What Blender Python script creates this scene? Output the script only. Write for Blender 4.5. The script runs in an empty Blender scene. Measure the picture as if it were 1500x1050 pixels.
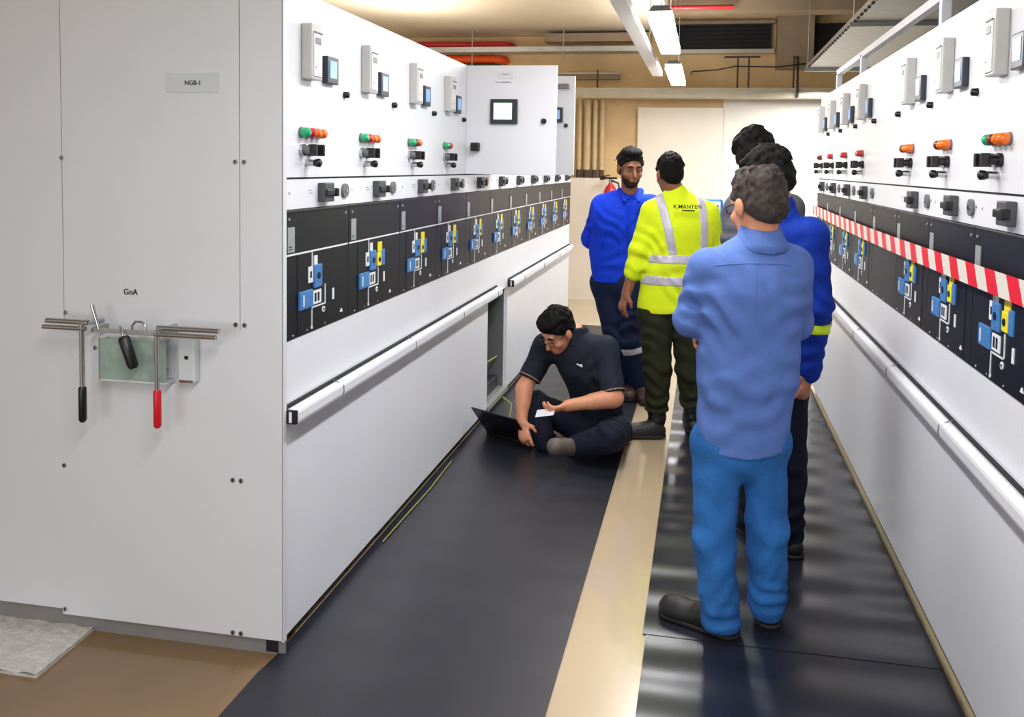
import bpy, bmesh, math, random
import numpy as np
from mathutils import Vector, Matrix
random.seed(7)
S = bpy.context.scene
COL = S.collection
R = math.radians
PI = math.pi

# ---------------------------------------------------------------- materials
def mat(name, col, rough=.5, metal=0., var=0., vscale=8., bump=0., bscale=40., spec=.5, trans=0., emit=0., coat=0., alpha=1.):
    m = bpy.data.materials.new(name); m.use_nodes = True
    nt = m.node_tree; b = nt.nodes['Principled BSDF']
    c = (*col, 1)
    b.inputs['Base Color'].default_value = c
    b.inputs['Roughness'].default_value = rough
    b.inputs['Metallic'].default_value = metal
    b.inputs['Specular IOR Level'].default_value = spec
    b.inputs['Transmission Weight'].default_value = trans
    b.inputs['Coat Weight'].default_value = coat
    b.inputs['Alpha'].default_value = alpha
    if emit:
        b.inputs['Emission Color'].default_value = c
        b.inputs['Emission Strength'].default_value = emit
    tc = nt.nodes.new('ShaderNodeTexCoord')
    if var:
        n = nt.nodes.new('ShaderNodeTexNoise'); n.inputs['Scale'].default_value = vscale; n.inputs['Detail'].default_value = 4
        nt.links.new(tc.outputs['Object'], n.inputs['Vector'])
        r = nt.nodes.new('ShaderNodeValToRGB')
        r.color_ramp.elements[0].position = .3; r.color_ramp.elements[1].position = .7
        r.color_ramp.elements[0].color = (*[max(0, x*(1-var)) for x in col], 1)
        r.color_ramp.elements[1].color = (*[min(1, x*(1+var)) for x in col], 1)
        nt.links.new(n.outputs['Fac'], r.inputs['Fac']); nt.links.new(r.outputs['Color'], b.inputs['Base Color'])
    if bump:
        n = nt.nodes.new('ShaderNodeTexNoise'); n.inputs['Scale'].default_value = bscale; n.inputs['Detail'].default_value = 3
        nt.links.new(tc.outputs['Object'], n.inputs['Vector'])
        bp = nt.nodes.new('ShaderNodeBump'); bp.inputs['Strength'].default_value = bump; bp.inputs['Distance'].default_value = .01
        nt.links.new(n.outputs['Fac'], bp.inputs['Height']); nt.links.new(bp.outputs['Normal'], b.inputs['Normal'])
    return m
def sr(r, g, b):      # sRGB 0-255 -> linear
    f = lambda v: (v/255/12.92) if v/255 <= .04045 else ((v/255+.055)/1.055)**2.4
    return (f(r), f(g), f(b))

M = {}
M['white'] = mat('painted_white_steel', sr(225, 227, 233), .32, 0, .02, 3, .02, 300)
M['white_end'] = mat('painted_light_grey_steel', sr(216, 218, 223), .4, 0, .02, 2, .02, 300)
M['dark'] = mat('mimic_dark_panel', sr(19, 21, 29), .4, 0, .1, 20, .02, 200, .3)
M['seam'] = mat('black_gap', sr(14, 14, 16), .7)
M['plinth'] = mat('plinth_black', sr(28, 28, 30), .5, 0, .1)
M['plinth_grey'] = mat('plinth_grey', sr(128, 126, 124), .5, 0, .05)
M['black'] = mat('black_plastic', sr(16, 16, 18), .35, 0, .1, 30)
M['greyplastic'] = mat('grey_plastic', sr(105, 110, 112), .4, 0, .05)
M['switchbody'] = mat('switch_body', sr(70, 74, 78), .4, 0, .05)
M['relay'] = mat('relay_ivory', sr(190, 189, 185), .4, 0, .03)
M['relay_face'] = mat('relay_face', sr(214, 214, 212), .35, 0, .02)
M['slot'] = mat('relay_slot', sr(110, 112, 112), .4)
M['screen'] = mat('meter_screen', sr(125, 165, 220), .2, emit=.4)
M['meter'] = mat('meter_bezel', sr(34, 40, 56), .35, 0, .05)
M['hmi'] = mat('hmi_screen', sr(200, 240, 215), .2, emit=.9)
M['hmi_bezel'] = mat('hmi_bezel', sr(38, 44, 46), .4)
M['green'] = mat('lamp_green', sr(20, 170, 110), .25, coat=.4)
M['red'] = mat('lamp_red', sr(205, 30, 45), .25, coat=.4)
M['orange'] = mat('lamp_orange', sr(240, 110, 15), .25, coat=.4)
M['brownlamp'] = mat('lamp_dark_amber', sr(110, 45, 15), .25, coat=.4)
M['mwhite'] = mat('mimic_white', sr(225, 228, 232), .4)
M['mblue'] = mat('mimic_blue', sr(62, 120, 180), .45, 0, .1, 60)
M['myellow'] = mat('mimic_yellow', sr(235, 215, 25), .45)
M['label'] = mat('info_label', sr(165, 170, 172), .35, .3, .08, 60)
M['chrome'] = mat('chromed_steel', sr(190, 190, 192), .18, 1.)
M['galv'] = mat('galvanised_steel', sr(172, 172, 168), .45, .6, .08, 12)
M['grip_red'] = mat('red_rubber_grip', sr(205, 12, 30), .4)
M['acrylic'] = mat('green_tinted_acrylic', sr(158, 178, 168), .12, 0, .1, 30, alpha=.85)
M['clearplate'] = mat('pale_polycarbonate', sr(214, 220, 222), .15, alpha=.9)
M['lamp'] = mat('lamp_diffuser', (1, .98, .95), .4, emit=20.)
M['lamp_body'] = mat('lamp_housing', sr(205, 205, 205), .4)
M['trunk'] = mat('white_trunking', sr(235, 235, 235), .4)
M['redpipe'] = mat('red_pipe', sr(205, 45, 50), .4)
M['orangepipe'] = mat('orange_pipe', sr(235, 85, 15), .4)
M['greenpipe'] = mat('green_pipe', sr(70, 110, 60), .5)
M['duct'] = mat('dark_duct', sr(70, 58, 48), .6, 0, .15)
M['brownbeam'] = mat('brown_grey_beam', sr(150, 130, 105), .7, 0, .12, 5)
M['pipe_tan'] = mat('tan_conduit', sr(205, 182, 140), .45, 0, .1)
M['edging'] = mat('worn_edging', sr(128, 116, 88), .6, 0, .2, 20)
M['trayside'] = mat('pale_tray', sr(196, 188, 168), .5, .2, .06)
M['steelgrey'] = mat('grey_compartment', sr(120, 122, 122), .5, .2, .05)
M['earth'] = mat('green_yellow_wire', sr(140, 144, 62), .6)
M['silver'] = mat('reflective_silver', sr(190, 186, 200), .35, .1, .05, 30)
M['lime_tape'] = mat('lime_reflective', sr(205, 230, 10), .4)
M['paper'] = mat('paper', sr(225, 228, 235), .6)
M['bluekit'] = mat('bright_blue_frame', sr(20, 130, 215), .35)
M['kitface'] = mat('pale_console_face', sr(222, 224, 232), .4)
M['exting'] = mat('extinguisher_red', sr(190, 25, 25), .3, coat=.3)
M['brick'] = mat('cream_paint', sr(228, 218, 202), .6, 0, .03, 2, .05, 60)

# ---------------------------------------------------------------- mesh builder
class MB:
    def __init__(s): s.v = []; s.f = []; s.mi = []; s.mats = []; s.sm = []
    def _m(s, m):
        if m not in s.mats: s.mats.append(m)
        return s.mats.index(m)
    def add(s, vs, fs, m, smooth=False):
        o = len(s.v); s.v += [tuple(v) for v in vs]; k = s._m(m)
        for f in fs: s.f.append([i+o for i in f]); s.mi.append(k); s.sm.append(smooth)
    def box(s, x0, x1, y0, y1, z0, z1, m, bev=0., mtx=None):
        bm = bmesh.new(); bmesh.ops.create_cube(bm, size=1)
        for v in bm.verts:
            v.co = Vector(((x0+x1)/2+v.co.x*(x1-x0), (y0+y1)/2+v.co.y*(y1-y0), (z0+z1)/2+v.co.z*(z1-z0)))
        if bev: bmesh.ops.bevel(bm, geom=bm.edges[:], offset=bev, segments=2, affect='EDGES', profile=.6)
        if mtx: bm.transform(mtx)
        bm.verts.index_update()
        s.add([v.co for v in bm.verts], [[v.index for v in f.verts] for f in bm.faces], m); bm.free()
    def tube(s, pts, r, m, n=10, cap=True):
        pts = [Vector(p) for p in pts]; rs = r if isinstance(r, (list, tuple)) else [r]*len(pts)
        vs = []; fs = []; up = None
        for i, p in enumerate(pts):
            t = (pts[min(i+1, len(pts)-1)]-pts[max(i-1, 0)]).normalized()
            if up is None:
                up = t.orthogonal().normalized()
            else:
                up = (up-t*up.dot(t)).normalized()
            w = t.cross(up)
            for k in range(n):
                a = 2*PI*k/n; vs.append(p+(up*math.cos(a)+w*math.sin(a))*rs[i])
        for i in range(len(pts)-1):
            for k in range(n):
                k2 = (k+1) % n
                fs.append((i*n+k, i*n+k2, (i+1)*n+k2, (i+1)*n+k))
        s.add(vs, fs, m, True)
        if cap:
            s.add(vs[:n], [list(range(n))[::-1]], m); s.add(vs[-n:], [list(range(n))], m)
    def disc(s, c, axis, r, h, m, n=20, r2=None):      # solid cylinder from c along axis
        c = Vector(c); a = Vector(axis).normalized()
        s.tube([c, c+a*h], [r, r2 if r2 is not None else r], m, n)
    def lathe(s, c, axis, prof, m, n=20):              # prof: list of (distance along axis, radius)
        c = Vector(c); a = Vector(axis).normalized()
        s.tube([c+a*d for d, r in prof], [r for d, r in prof], m, n)
    def poly(s, pts, m, thick=None):                   # flat polygon extruded by vector thick
        n = len(pts)
        if thick is None: s.add(pts, [list(range(n))], m); return
        t = Vector(thick); vs = [Vector(p) for p in pts]; vs = vs+[v+t for v in vs]
        fs = [list(range(n))[::-1], list(range(n, 2*n))]+[(i, (i+1) % n, n+(i+1) % n, n+i) for i in range(n)]
        s.add(vs, fs, m)
    def build(s, name, parent=None, loc=None):
        me = bpy.data.meshes.new(name); me.from_pydata(s.v, [], s.f)
        for m in s.mats: me.materials.append(M[m] if isinstance(m, str) else m)
        me.polygons.foreach_set('material_index', s.mi); me.polygons.foreach_set('use_smooth', s.sm); me.update()
        bm = bmesh.new(); bm.from_mesh(me); bmesh.ops.recalc_face_normals(bm, faces=bm.faces[:]); bm.to_mesh(me); bm.free()
        o = bpy.data.objects.new(name, me); COL.objects.link(o)
        if parent: o.parent = parent
        if loc: o.location = loc
        return o
def tag(o, label=None, cat=None, group=None, kind=None):
    if label: o['label'] = label
    if cat: o['category'] = cat
    if group: o['group'] = group
    if kind: o['kind'] = kind
    return o
def thing(name, label, cat, loc=(0, 0, 0), rz=0, group=None):
    o = bpy.data.objects.new(name, None); o.empty_display_size = .1; COL.objects.link(o)
    o.location = loc; o.rotation_euler = (0, 0, rz)
    return tag(o, label, cat, group)
def text(name, body, size, m, parent, mtx, extr=.0006):
    cu = bpy.data.curves.new(name, 'FONT'); cu.body = body; cu.size = size; cu.extrude = extr; cu.align_x = 'CENTER'; cu.align_y = 'CENTER'; cu.offset = size*.012
    t = bpy.data.objects.new(name, cu); COL.objects.link(t)
    me = bpy.data.meshes.new_from_object(t.evaluated_get(bpy.context.evaluated_depsgraph_get()))
    bpy.data.objects.remove(t); me.name = name; me.materials.clear(); me.materials.append(M[m]); me.transform(mtx)
    o = bpy.data.objects.new(name, me); COL.objects.link(o); o.parent = parent
    return o
TXT = Matrix.Rotation(R(90), 4, 'X')        # upright text facing local -y

# ---------------------------------------------------------------- camera
H = 1.67
F, CX, CY, DL = 1191.686, 816.764, 309.718, -.0081453
RM = np.array([[0.9836305825695999, 0.1792933860954738, 0.018021063681393022],
               [0.02755558545717853, -0.050830658705254425, -0.9983270675713956],
               [-0.17807741783814587, 0.9824816160305542, -0.05493912465710665]])
cd = bpy.data.cameras.new('camera'); cam = bpy.data.objects.new('camera', cd); COL.objects.link(cam)
r_, d_, f_ = RM
cam.matrix_world = Matrix(((r_[0], -d_[0], -f_[0], 0), (r_[1], -d_[1], -f_[1], 0), (r_[2], -d_[2], -f_[2], H), (0, 0, 0, 1)))
cd.sensor_width = 36; cd.lens = F*36/1500; cd.shift_x = -(CX-750)/1500; cd.shift_y = (CY-525)/1500
cd.clip_start = .05; cd.clip_end = 100
S.camera = cam
def at(px, py, Y):       # the point of the place seen at a pixel, on the vertical plane at distance Y
    d = RM.T @ np.array([(px-CX)/F, (py-CY)/F, 1.]); t = Y/d[1]
    return np.array([d[0]*t, Y, H+d[2]*t])

# ---------------------------------------------------------------- setting
O = Vector((-1.3709, 2.4559, 0)); U = Vector((math.sin(DL), math.cos(DL), 0)); N = Vector((math.cos(DL), -math.sin(DL), 0))
XR = .84; YB = 10.4
def struct(name, mb): return tag(mb.build(name), kind='structure')

def floor_mat():
    m = mat('epoxy_floor', sr(184, 164, 134), .22, 0, .05, 1.5, .03, 25, coat=.6); return m
M['floor'] = floor_mat()
M['ceiling'] = mat('ceiling_plaster', sr(204, 190, 166), .8, 0, .03, 2)
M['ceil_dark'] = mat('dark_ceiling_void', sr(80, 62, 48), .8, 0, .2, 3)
M['wall_up'] = mat('tan_concrete', sr(216, 186, 138), .75, 0, .12, 2.5, .1, 30)
M['wall_plain'] = mat('plain_wall', sr(228, 224, 214), .7, 0, .03, 2)

M['floor_bay_shade'] = mat('bay_floor_shade_in_colour', sr(124, 98, 68), .3, 0, .12, 2.5, .03, 25, coat=.4)  # left bay's dimmer light put into a darker brown floor colour
b = MB(); b.box(-1.39, 2.8, -4, YB+.3, -.2, 0, 'floor'); b.box(-5, -1.39, 2.6, YB+.3, -.2, 0, 'floor'); struct('floor', b)
b = MB(); b.box(-5, -1.39, -4, 2.6, -.2, 0, 'floor_bay_shade'); struct('floor', b)
b = MB(); b.box(-5, -.46, -4, YB, 3.34, 3.5, 'ceiling'); b.box(-.56, -.46, -4, YB, 3.5, 4., 'ceiling'); struct('ceiling', b)
b = MB(); b.box(-.46, 2.8, -4, YB, 3.85, 4., 'ceil_dark'); struct('ceiling', b)
b = MB(); b.box(-5, 2.8, YB, YB+.25, 0, 4, 'wall_up'); struct('wall_back', b)
b = MB(); b.box(-5, -.86, YB-.3, YB, 0, 1.535, 'brick'); struct('trim_1', b)       # low cream wall ledge under the pipes
b = MB(); b.box(-.86, .19, YB-.12, YB, 0, 2.43, 'brick'); struct('trim_2', b)      # pale pillar face
b = MB(); b.box(.19, 2.8, YB-.06, YB, 0, 2.6, 'wall_plain'); struct('trim_3', b)
b = MB(); b.box(-5.2, -5, -4, YB+.25, 0, 4, 'wall_plain'); struct('wall_left', b)
M['wall_shaded'] = mat('concrete_shade_in_colour', sr(92, 90, 78), .8, 0, .1, 3)  # concrete colour darkened to carry the shade behind the right row
b = MB(); b.box(2.8, 3, -4, YB+.25, 0, 4, 'wall_shaded'); struct('wall_right', b)

# ---------------------------------------------------------------- rubber mats
def rubber(name, ripple, rough):
    m = mat(name, sr(31, 32, 42), rough, 0, .15, 6)
    nt = m.node_tree; bs = nt.nodes['Principled BSDF']
    tc = nt.nodes.new('ShaderNodeTexCoord'); mp = nt.nodes.new('ShaderNodeMapping')
    mp.inputs['Scale'].default_value = (.35, 1, 1)
    nt.links.new(tc.outputs['Object'], mp.inputs['Vector'])
    w = nt.nodes.new('ShaderNodeTexWave'); w.bands_direction = 'Y'; w.inputs['Scale'].default_value = 1.25; w.inputs['Distortion'].default_value = 3.5
    w.inputs['Detail'].default_value = 2; w.inputs['Detail Scale'].default_value = .9
    nt.links.new(mp.outputs['Vector'], w.inputs['Vector'])
    bp = nt.nodes.new('ShaderNodeBump'); bp.inputs['Strength'].default_value = ripple; bp.inputs['Distance'].default_value = .02
    nt.links.new(w.outputs['Fac'], bp.inputs['Height'])
    n = nt.nodes.new('ShaderNodeTexNoise'); n.inputs['Scale'].default_value = 160
    bp2 = nt.nodes.new('ShaderNodeBump'); bp2.inputs['Strength'].default_value = .08; bp2.inputs['Distance'].default_value = .002
    nt.links.new(tc.outputs['Object'], n.inputs['Vector']); nt.links.new(n.outputs['Fac'], bp2.inputs['Height']); nt.links.new(bp.outputs['Normal'], bp2.inputs['Normal'])
    nt.links.new(bp2.outputs['Normal'], bs.inputs['Normal'])
    return m
M['mat_l'] = rubber('left_rubber', .06, .38)
M['mat_r'] = rubber('right_rubber', .42, .3)
def sheet(name, x0, x1, y0, y1, z, m, label, wav=0., xl0=None):
    b = MB(); nx, ny = 10, 120; vs = []; fs = []
    for j in range(ny+1):
        y = y0+(y1-y0)*j/ny
        for i in range(nx+1):
            x = x0+(x1-x0)*i/nx
            if xl0 is not None: x = (xl0(y))+(x1-xl0(y))*i/nx
            zz = z+wav*(.5+.5*math.sin(y*19+.8*math.sin(y*5.3)))*math.sin(PI*i/nx)
            vs.append((x, y, zz))
    for j in range(ny):
        for i in range(nx):
            a = j*(nx+1)+i; fs.append((a, a+1, a+nx+2, a+nx+1))
    b.add(vs, fs, m, True)
    k = len(vs)
    b.box(x0+.002 if xl0 is None else xl0(y0)+.01, x1-.002, y0+.002, y1-.002, 0, z-.0005, m)
    o = b.build(name); return tag(o, label, 'mat', 'rubber mats on the aisle floor')
sheet('rubber_mat', -1.4, -.435, -2, 8.45, .005, 'mat_l', 'smooth dark rubber mat running along the foot of the left cabinets', 0, lambda y: -1.385+(y-2.45)*-.0081 if y > 2.44 else -1.395)
sheet('rubber_mat', -.178, .832, 2.84, 8.45, .007, 'mat_r', 'rippled black rubber mat along the foot of the right cabinets', .006)
sheet('rubber_mat', -.166, .832, -2, 2.85, .005, 'mat_r', 'rippled black rubber mat nearest the camera, butted against the long right mat', .004)

# ---------------------------------------------------------------- switchgear cabinets
Z_BOT, Z_RAIL, Z_MB, Z_MT, Z_SEAM = .05, .845, 1.068, 1.508, 1.617
def lamp_part(b, x, z, col):
    b.disc((x, 0, z), (0, -1, 0), .0195, .006, 'greyplastic', 16)
    b.lathe((x, -.006, z), (0, -1, 0), [(0, .017), (.016, .0175), (.024, .015), (.03, .008)], col, 16)
def mimic(parent, x, yellow):
    """switch position symbols in raised coloured plastic on the dark panel"""
    b = MB(); y0, y1 = -.004, 0; b.box(x-.004, x+.36, -.0012, .0005, 1.075, 1.352, 'dark')
    W = lambda a, c, d, e: b.box(x+a, x+c, y0, y1, d, e, 'mwhite')
    W(.099, .103, 1.30, 1.352); W(.097, .1005, 1.085, 1.155)
    W(.072, .106, 1.245, 1.302); b.box(x+.083, x+.095, -.005, 0, 1.262, 1.285, 'dark')
    W(.115, .14, 1.302, 1.338)
    W(.105, .17, 1.163, 1.212)
    for q in (.117, .14): b.box(x+q, x+q+.013, -.005, 0, 1.172, 1.203, 'dark')
    W(.098, .205, 1.152, 1.1565); W(.201, .205, 1.152, 1.226)
    b.disc((x+.19, 0, 1.134), (0, -1, 0), .011, .004, 'mwhite', 14); b.disc((x+.19, 0, 1.134), (0, -1, 0), .005, .005, 'dark', 10)
    W(.262, .276, 1.158, 1.2)
    b.lathe((x+.0988, 0, 1.083), (0, -1, 0), [(0, .006), (.004, .006)], 'mwhite', 8)
    b.poly([(x+.33, -.004, 1.098), (x+.352, -.004, 1.098), (x+.341, -.004, 1.112)], 'mwhite', (0, .004, 0))
    b.build('position_symbol', parent)
    b = MB(); b.box(x+.108, x+.168, -.010, 0, 1.222, 1.305, 'mblue', .004); b.disc((x+.138, -.010, 1.265), (0, -1, 0), .012, .002, 'dark', 14)
    b.box(x+.0, x+.098, -.010, 0, 1.158, 1.222, 'mblue', .004); b.box(x+.02, x+.028, -.0115, 0, 1.17, 1.21, 'mwhite')
    b.build('operating_flap', parent)
    if yellow:
        b = MB(); b.box(x+.185, x+.23, -.008, 0, 1.232, 1.29, 'myellow', .003); b.box(x+.195, x+.24, -.006, 0, 1.29, 1.335, 'myellow', .003)
        b.disc((x+.207, -.008, 1.26), (0, -1, 0), .011, .002, 'dark', 14); b.box(x+.235, x+.268, -.008, 0, 1.23, 1.30, 'mblue', .003)
        b.build('earthing_flap', parent)
def relay_meter(door, x, which):
    b = MB(); b.box(x, x+.082, -.04, 0, 1.955, 2.145, 'relay', .006); b.box(x+.01, x+.072, -.044, -.038, 1.965, 2.118, 'relay_face', .004)
    b.box(x+.018, x+.062, -.0455, -.04, 2.075, 2.1, 'slot', .004); b.box(x+.012, x+.07, -.047, -.04, 2.112, 2.119, 'slot', .002)
    b.box(x+.02, x+.03, -.0455, -.04, 1.995, 1.999, 'slot'); b.box(x+.018, x+.06, -.0452, -.04, 2.005, 2.062, 'relay_face', .003)
    b.build('protection_relay', door)
    if which:
        x2 = x+.158
        b = MB(); b.box(x2, x2+.092, -.022, 0, 1.957, 2.055, 'meter', .004); b.build('panel_meter', door)
        m = door.children[-1]
        b = MB(); b.box(x2+.018, x2+.075, -.0235, -.02, 1.978, 2.04, 'screen'); b.build('meter_screen', m)
def cabinet(idx, loc, rz, w, label, group, lamps='gro', knobs=True, has_sym=True, yellow=True, depth=1.1, top=2.25, openup=False, opendown=False, meter=True, switch=True, dark=True):
    c = thing('switchgear_cabinet', label, 'electrical cabinet', loc, rz, group)
    g = .0015
    b = MB()
    if openup or opendown:
        for (x0, x1) in ((0, .012), (w-.012, w)): b.box(x0, x1, .02, depth, Z_BOT, top, 'white')
        b.box(.012, w-.012, depth-.02, depth, Z_BOT, top, 'white'); b.box(.012, w-.012, .02, depth-.02, top-.02, top, 'white')
        b.box(.012, w-.012, .02, depth-.02, Z_SEAM-.03, Z_SEAM-.01, 'steelgrey')
        b.box(.012, w-.012, .02, depth-.02, Z_BOT, Z_BOT+.02, 'steelgrey')
        if opendown:
            b.box(.012, w-.012, .35, .36, .07, .9, 'steelgrey'); b.box(.012, .03, .02, .35, .07, .9, 'steelgrey'); b.box(w-.03, w-.012, .02, .35, .07, .9, 'steelgrey')
            b.box(.012, w-.012, .02, .35, .86, .9, 'steelgrey'); b.box(.05, .2, .15, .34, .62, .66, 'black', .005); b.box(.05, w-.06, .05, .33, .07, .16, 'plinth', .01)
    else:
        b.box(0, w, .02, depth, Z_BOT, top, 'white')
    b.build('cabinet_body', c)
    b = MB(); b.box(0, w, .03, depth, .0055, Z_BOT, 'plinth'); b.build('plinth', c)
    b = MB()
    if not opendown:
        b.box(0, w, 0, .02, Z_BOT, .79, 'white'); b.build('lower_cover', c)
    b = MB(); b.box(0, w, 0, .02, .795, Z_MB-.002, 'white'); b.build('middle_cover', c)
    # dark mimic panel
    b = MB(); b.box(g, w-g, -.004, .02, Z_MB+.001, 1.355, 'dark'); b.box(g, w-g, -.006, .02, 1.358, Z_MT, 'dark', .002)
    b.box(g, w-g, -.008, .02, Z_MT-.012, Z_MT-.002, 'dark', .002)
    if dark: b.box(.006, w-.012, -.0075, 0, 1.3535, 1.3595, 'mwhite')
    for q in (.03, w-.03): b.disc((q, -.006, 1.478), (0, -1, 0), .005, .003, 'label', 8)
    for q in (.06, .16, .3): b.disc((q, -.004, 1.08), (0, -1, 0), .003, .002, 'mwhite', 6)
    mp = b.build('mimic_panel', c); mp.location = (0, 0, 0)
    b = MB(); b.box(.02, .066, -.009, 0, 1.365, 1.45, 'label', .001); b.box(.025, .045, -.0095, 0, 1.383, 1.386, 'dark'); b.box(.025, .05, -.0095, 0, 1.376, 1.378, 'dark'); b.build('info_label', mp)
    if has_sym: mimic(mp, .095, yellow); 
    for o in mp.children:
        if o.name.startswith(('position', 'operating', 'earthing')): o.location = (0, -.004, 0)
    # switch strip
    b = MB(); b.box(0, w, 0, .02, Z_MT+.002, Z_SEAM-.006, 'white'); b.box(0, w, .004, .02, Z_SEAM-.006, Z_SEAM, 'seam'); st = b.build('switch_strip', c)
    if switch:
        b = MB(); b.box(.25, .325, -.03, 0, 1.528, 1.597, 'switchbody', .004); b.box(.25, .326, -.04, -.026, 1.55, 1.574, 'black', .004); b.box(.318, .335, -.046, -.02, 1.547, 1.577, 'black', .004); b.build('rotary_switch', st)
        b = MB(); b.disc((.47, 0, 1.564), (0, -1, 0), .027, .01, 'greyplastic', 20); b.disc((.47, -.01, 1.564), (0, -1, 0), .008, .004, 'chrome', 10); b.build('key_barrel', st)
        b = MB(); b.box(.18, .205, -.001, 0, 1.57, 1.572, 'slot'); b.box(.185, .215, -.001, 0, 1.56, 1.562, 'slot'); b.box(.505, .513, -.001, 0, 1.563, 1.571, 'slot'); b.box(.04, .045, -.001, 0, 1.56, 1.569, 'slot'); b.build('switch_caption', st)
    # upper door
    if not openup:
        b = MB(); b.box(0, w, 0, .02, Z_SEAM+.001, top, 'white'); dr = b.build('upper_door', c)
        if meter: relay_meter(dr, .125, True)
        b = MB(); b.lathe((.47 if w > .5 else w-.05, 0, 1.93), (0, -1, 0), [(0, .013), (.018, .012), (.022, .006)], 'black', 12); b.build('door_lock', dr)
        cols = {'g': 'green', 'r': 'red', 'o': 'orange', 'b': 'brownlamp'}
        for k, ch in enumerate(lamps):
            b = MB(); lamp_part(b, .125+.041*k, 1.772, cols[ch]); b.build('indicator_lamp', dr)
        if knobs:
            for k in range(2):
                b = MB(); q = .13+.055*k
                b.disc((q, 0, 1.712), (0, -1, 0), .021, .012, 'chrome' if k == 0 else 'black', 16); b.disc((q, -.012, 1.712), (0, -1, 0), .014, .022, 'black' if k else 'greyplastic', 14)
                b.box(q-.006, q+.006, -.058, -.03, 1.692, 1.732, 'black', .003); b.build('control_knob', dr)
            b = MB(); b.disc((.165, 0, 1.668), (0, -1, 0), .012, .03, 'chrome', 12); b.lathe((.165, -.03, 1.668), (0, -1, 0), [(0, .009), (.006, .014), (.02, .015), (.026, .008)], 'black', 14); b.build('key_switch', dr)
    return c

ORD = ['nearest', 'second', 'third', 'fourth', 'fifth', 'sixth', 'seventh', 'eighth', 'ninth', 'tenth', 'farthest']
BL = [.02, .522, 1.075, 1.61, 2.156, 2.712, 3.26, 3.8, 4.35, 4.92, 5.5, 6.1]
lampL = ['groo', 'groo', 'gbo', 'gr', '', '', 'gr', 'gro', 'gr', 'gro', 'gr']
LX = ['with four lamps, next to the grey end cover', 'second from the grey end cover', 'third from the grey end cover', 'just before the open door with big touch screen',
      'whose upper door with big touch screen stands open', 'with missing lower cover and wires inside', 'just beyond the cabinet with the missing lower cover', 'fifth from the far end of the row', 'fourth from the far end of the row', 'second from the far end of the row', 'at the far end of the row']
LX[7] = 'fourth from the far end of the row'; LX[8] = 'third from the far end of the row'
cabL = []
for i in range(11):
    w = BL[i+1]-BL[i]
    c = cabinet(i, O+U*BL[i], R(90)-DL, w, 'white left row cabinet ' + LX[i], 'cabinets of the row', lamps=lampL[i], knobs=i not in (4, 5), yellow=i not in (0,),
                openup=i in (4, 5), opendown=i == 5)
    cabL.append(c)
# open upper doors (children of their cabinets), hinged on the near side and swung out square into the aisle
def hinge_door(c, w, screen):
    b = MB(); b.box(0, w, 0, .02, Z_SEAM+.001, 2.25, 'white', .003); b.box(.02, w-.02, .02, .035, Z_SEAM+.02, 2.23, 'white')
    d = b.build('upper_door', c); d.location = (0, 0, 0); d.rotation_euler = (0, 0, R(-90))
    if screen:
        b = MB(); b.box(.147, .308, -.018, 0, 1.912, 2.055, 'hmi_bezel', .004); h = b.build('touch_screen', d)
        b = MB(); b.box(.168, .277, -.0195, -.016, 1.937, 2.032, 'hmi'); b.build('screen_glass', h)
        b = MB(); b.box(.036, .086, -.04, 0, 1.752, 1.802, 'black', .007); b.box(.056, .066, -.052, -.04, 1.757, 1.797, 'black', .003); b.build('control_knob', d)
        b = MB(); b.lathe((.462, 0, 1.93), (0, -1, 0), [(0, .016), (.02, .015), (.025, .008)], 'black', 12); b.build('door_lock', d)
        b = MB(); b.box(.19, .275, -.003, 0, 2.172, 2.215, 'white_end', .001); b.box(.21, .25, -.0036, 0, 2.196, 2.2, 'slot'); b.box(.175, .19, -.0036, 0, 2.152, 2.155, 'slot'); b.box(.2, .265, -.0036, 0, 2.152, 2.155, 'slot'); b.build('name_plate', d)
    else:
        b = MB(); b.box(.385, .48, -.022, 0, 1.955, 2.05, 'meter', .004); m = b.build('panel_meter', d)
        b = MB(); b.box(.403, .462, -.0235, -.02, 1.975, 2.033, 'screen'); b.build('meter_screen', m)
        b = MB(); b.box(.489, .513, -.02, 0, 1.924, 1.946, 'black', .004); b.build('door_lock', d)
        b = MB(); b.box(.44, .52, -.03, 0, 2.17, 2.2, 'steelgrey', .005); b.build('protection_relay', d)
    return d
hinge_door(cabL[4], .535, True)
hinge_door(cabL[5], .555, False)
# wires inside the open cable compartment
c5 = cabL[5]
b = MB(); b.tube([(.1, .1, .86), (.09, .1, .76), (.11, .12, .68)], .006, 'earth', 8); b.tube([(.04, .06, .42), (.16, .09, .34), (.32, .08, .29), (.5, .06, .29)], .006, 'earth', 8); b.tube([(.16, .2, .86), (.17, .2, .7)], .008, 'redpipe', 8); b.build('wire', c5)
b = MB(); b.box(.0, .57, -.012, .03, .03, .068, 'galv', .003); b.build('floor_channel', c5)

BR = [6.41, 5.886, 5.36, 4.835, 4.31, 3.785, 3.26, 2.735, 2.205, 1.68]
lampR = ['b', 'r', 'gr', 'gr', '', 'boo', 'boo', 'gboo', 'gro']
RX = ['at the far end of the row', 'second from the far end of the row', 'third from the far end of the row', 'just beyond the blank one',
      'with blank front and no lamps, midway along', 'just nearer than the blank one, three lamps', 'second nearer than the blank one', 'with four lamps, nearest the right picture edge', 'nearest of all, only its corner in view']
for i in range(9):
    w = BR[i]-BR[i+1]; blank = i == 4
    cabinet(i, Vector((XR, BR[i], 0)), R(-90), w, 'white right row cabinet ' + RX[i], 'cabinets of the row', lamps=lampR[i], knobs=not blank, has_sym=not blank, yellow=True, meter=not blank, switch=not blank, top=2.222, depth=1.2)

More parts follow.
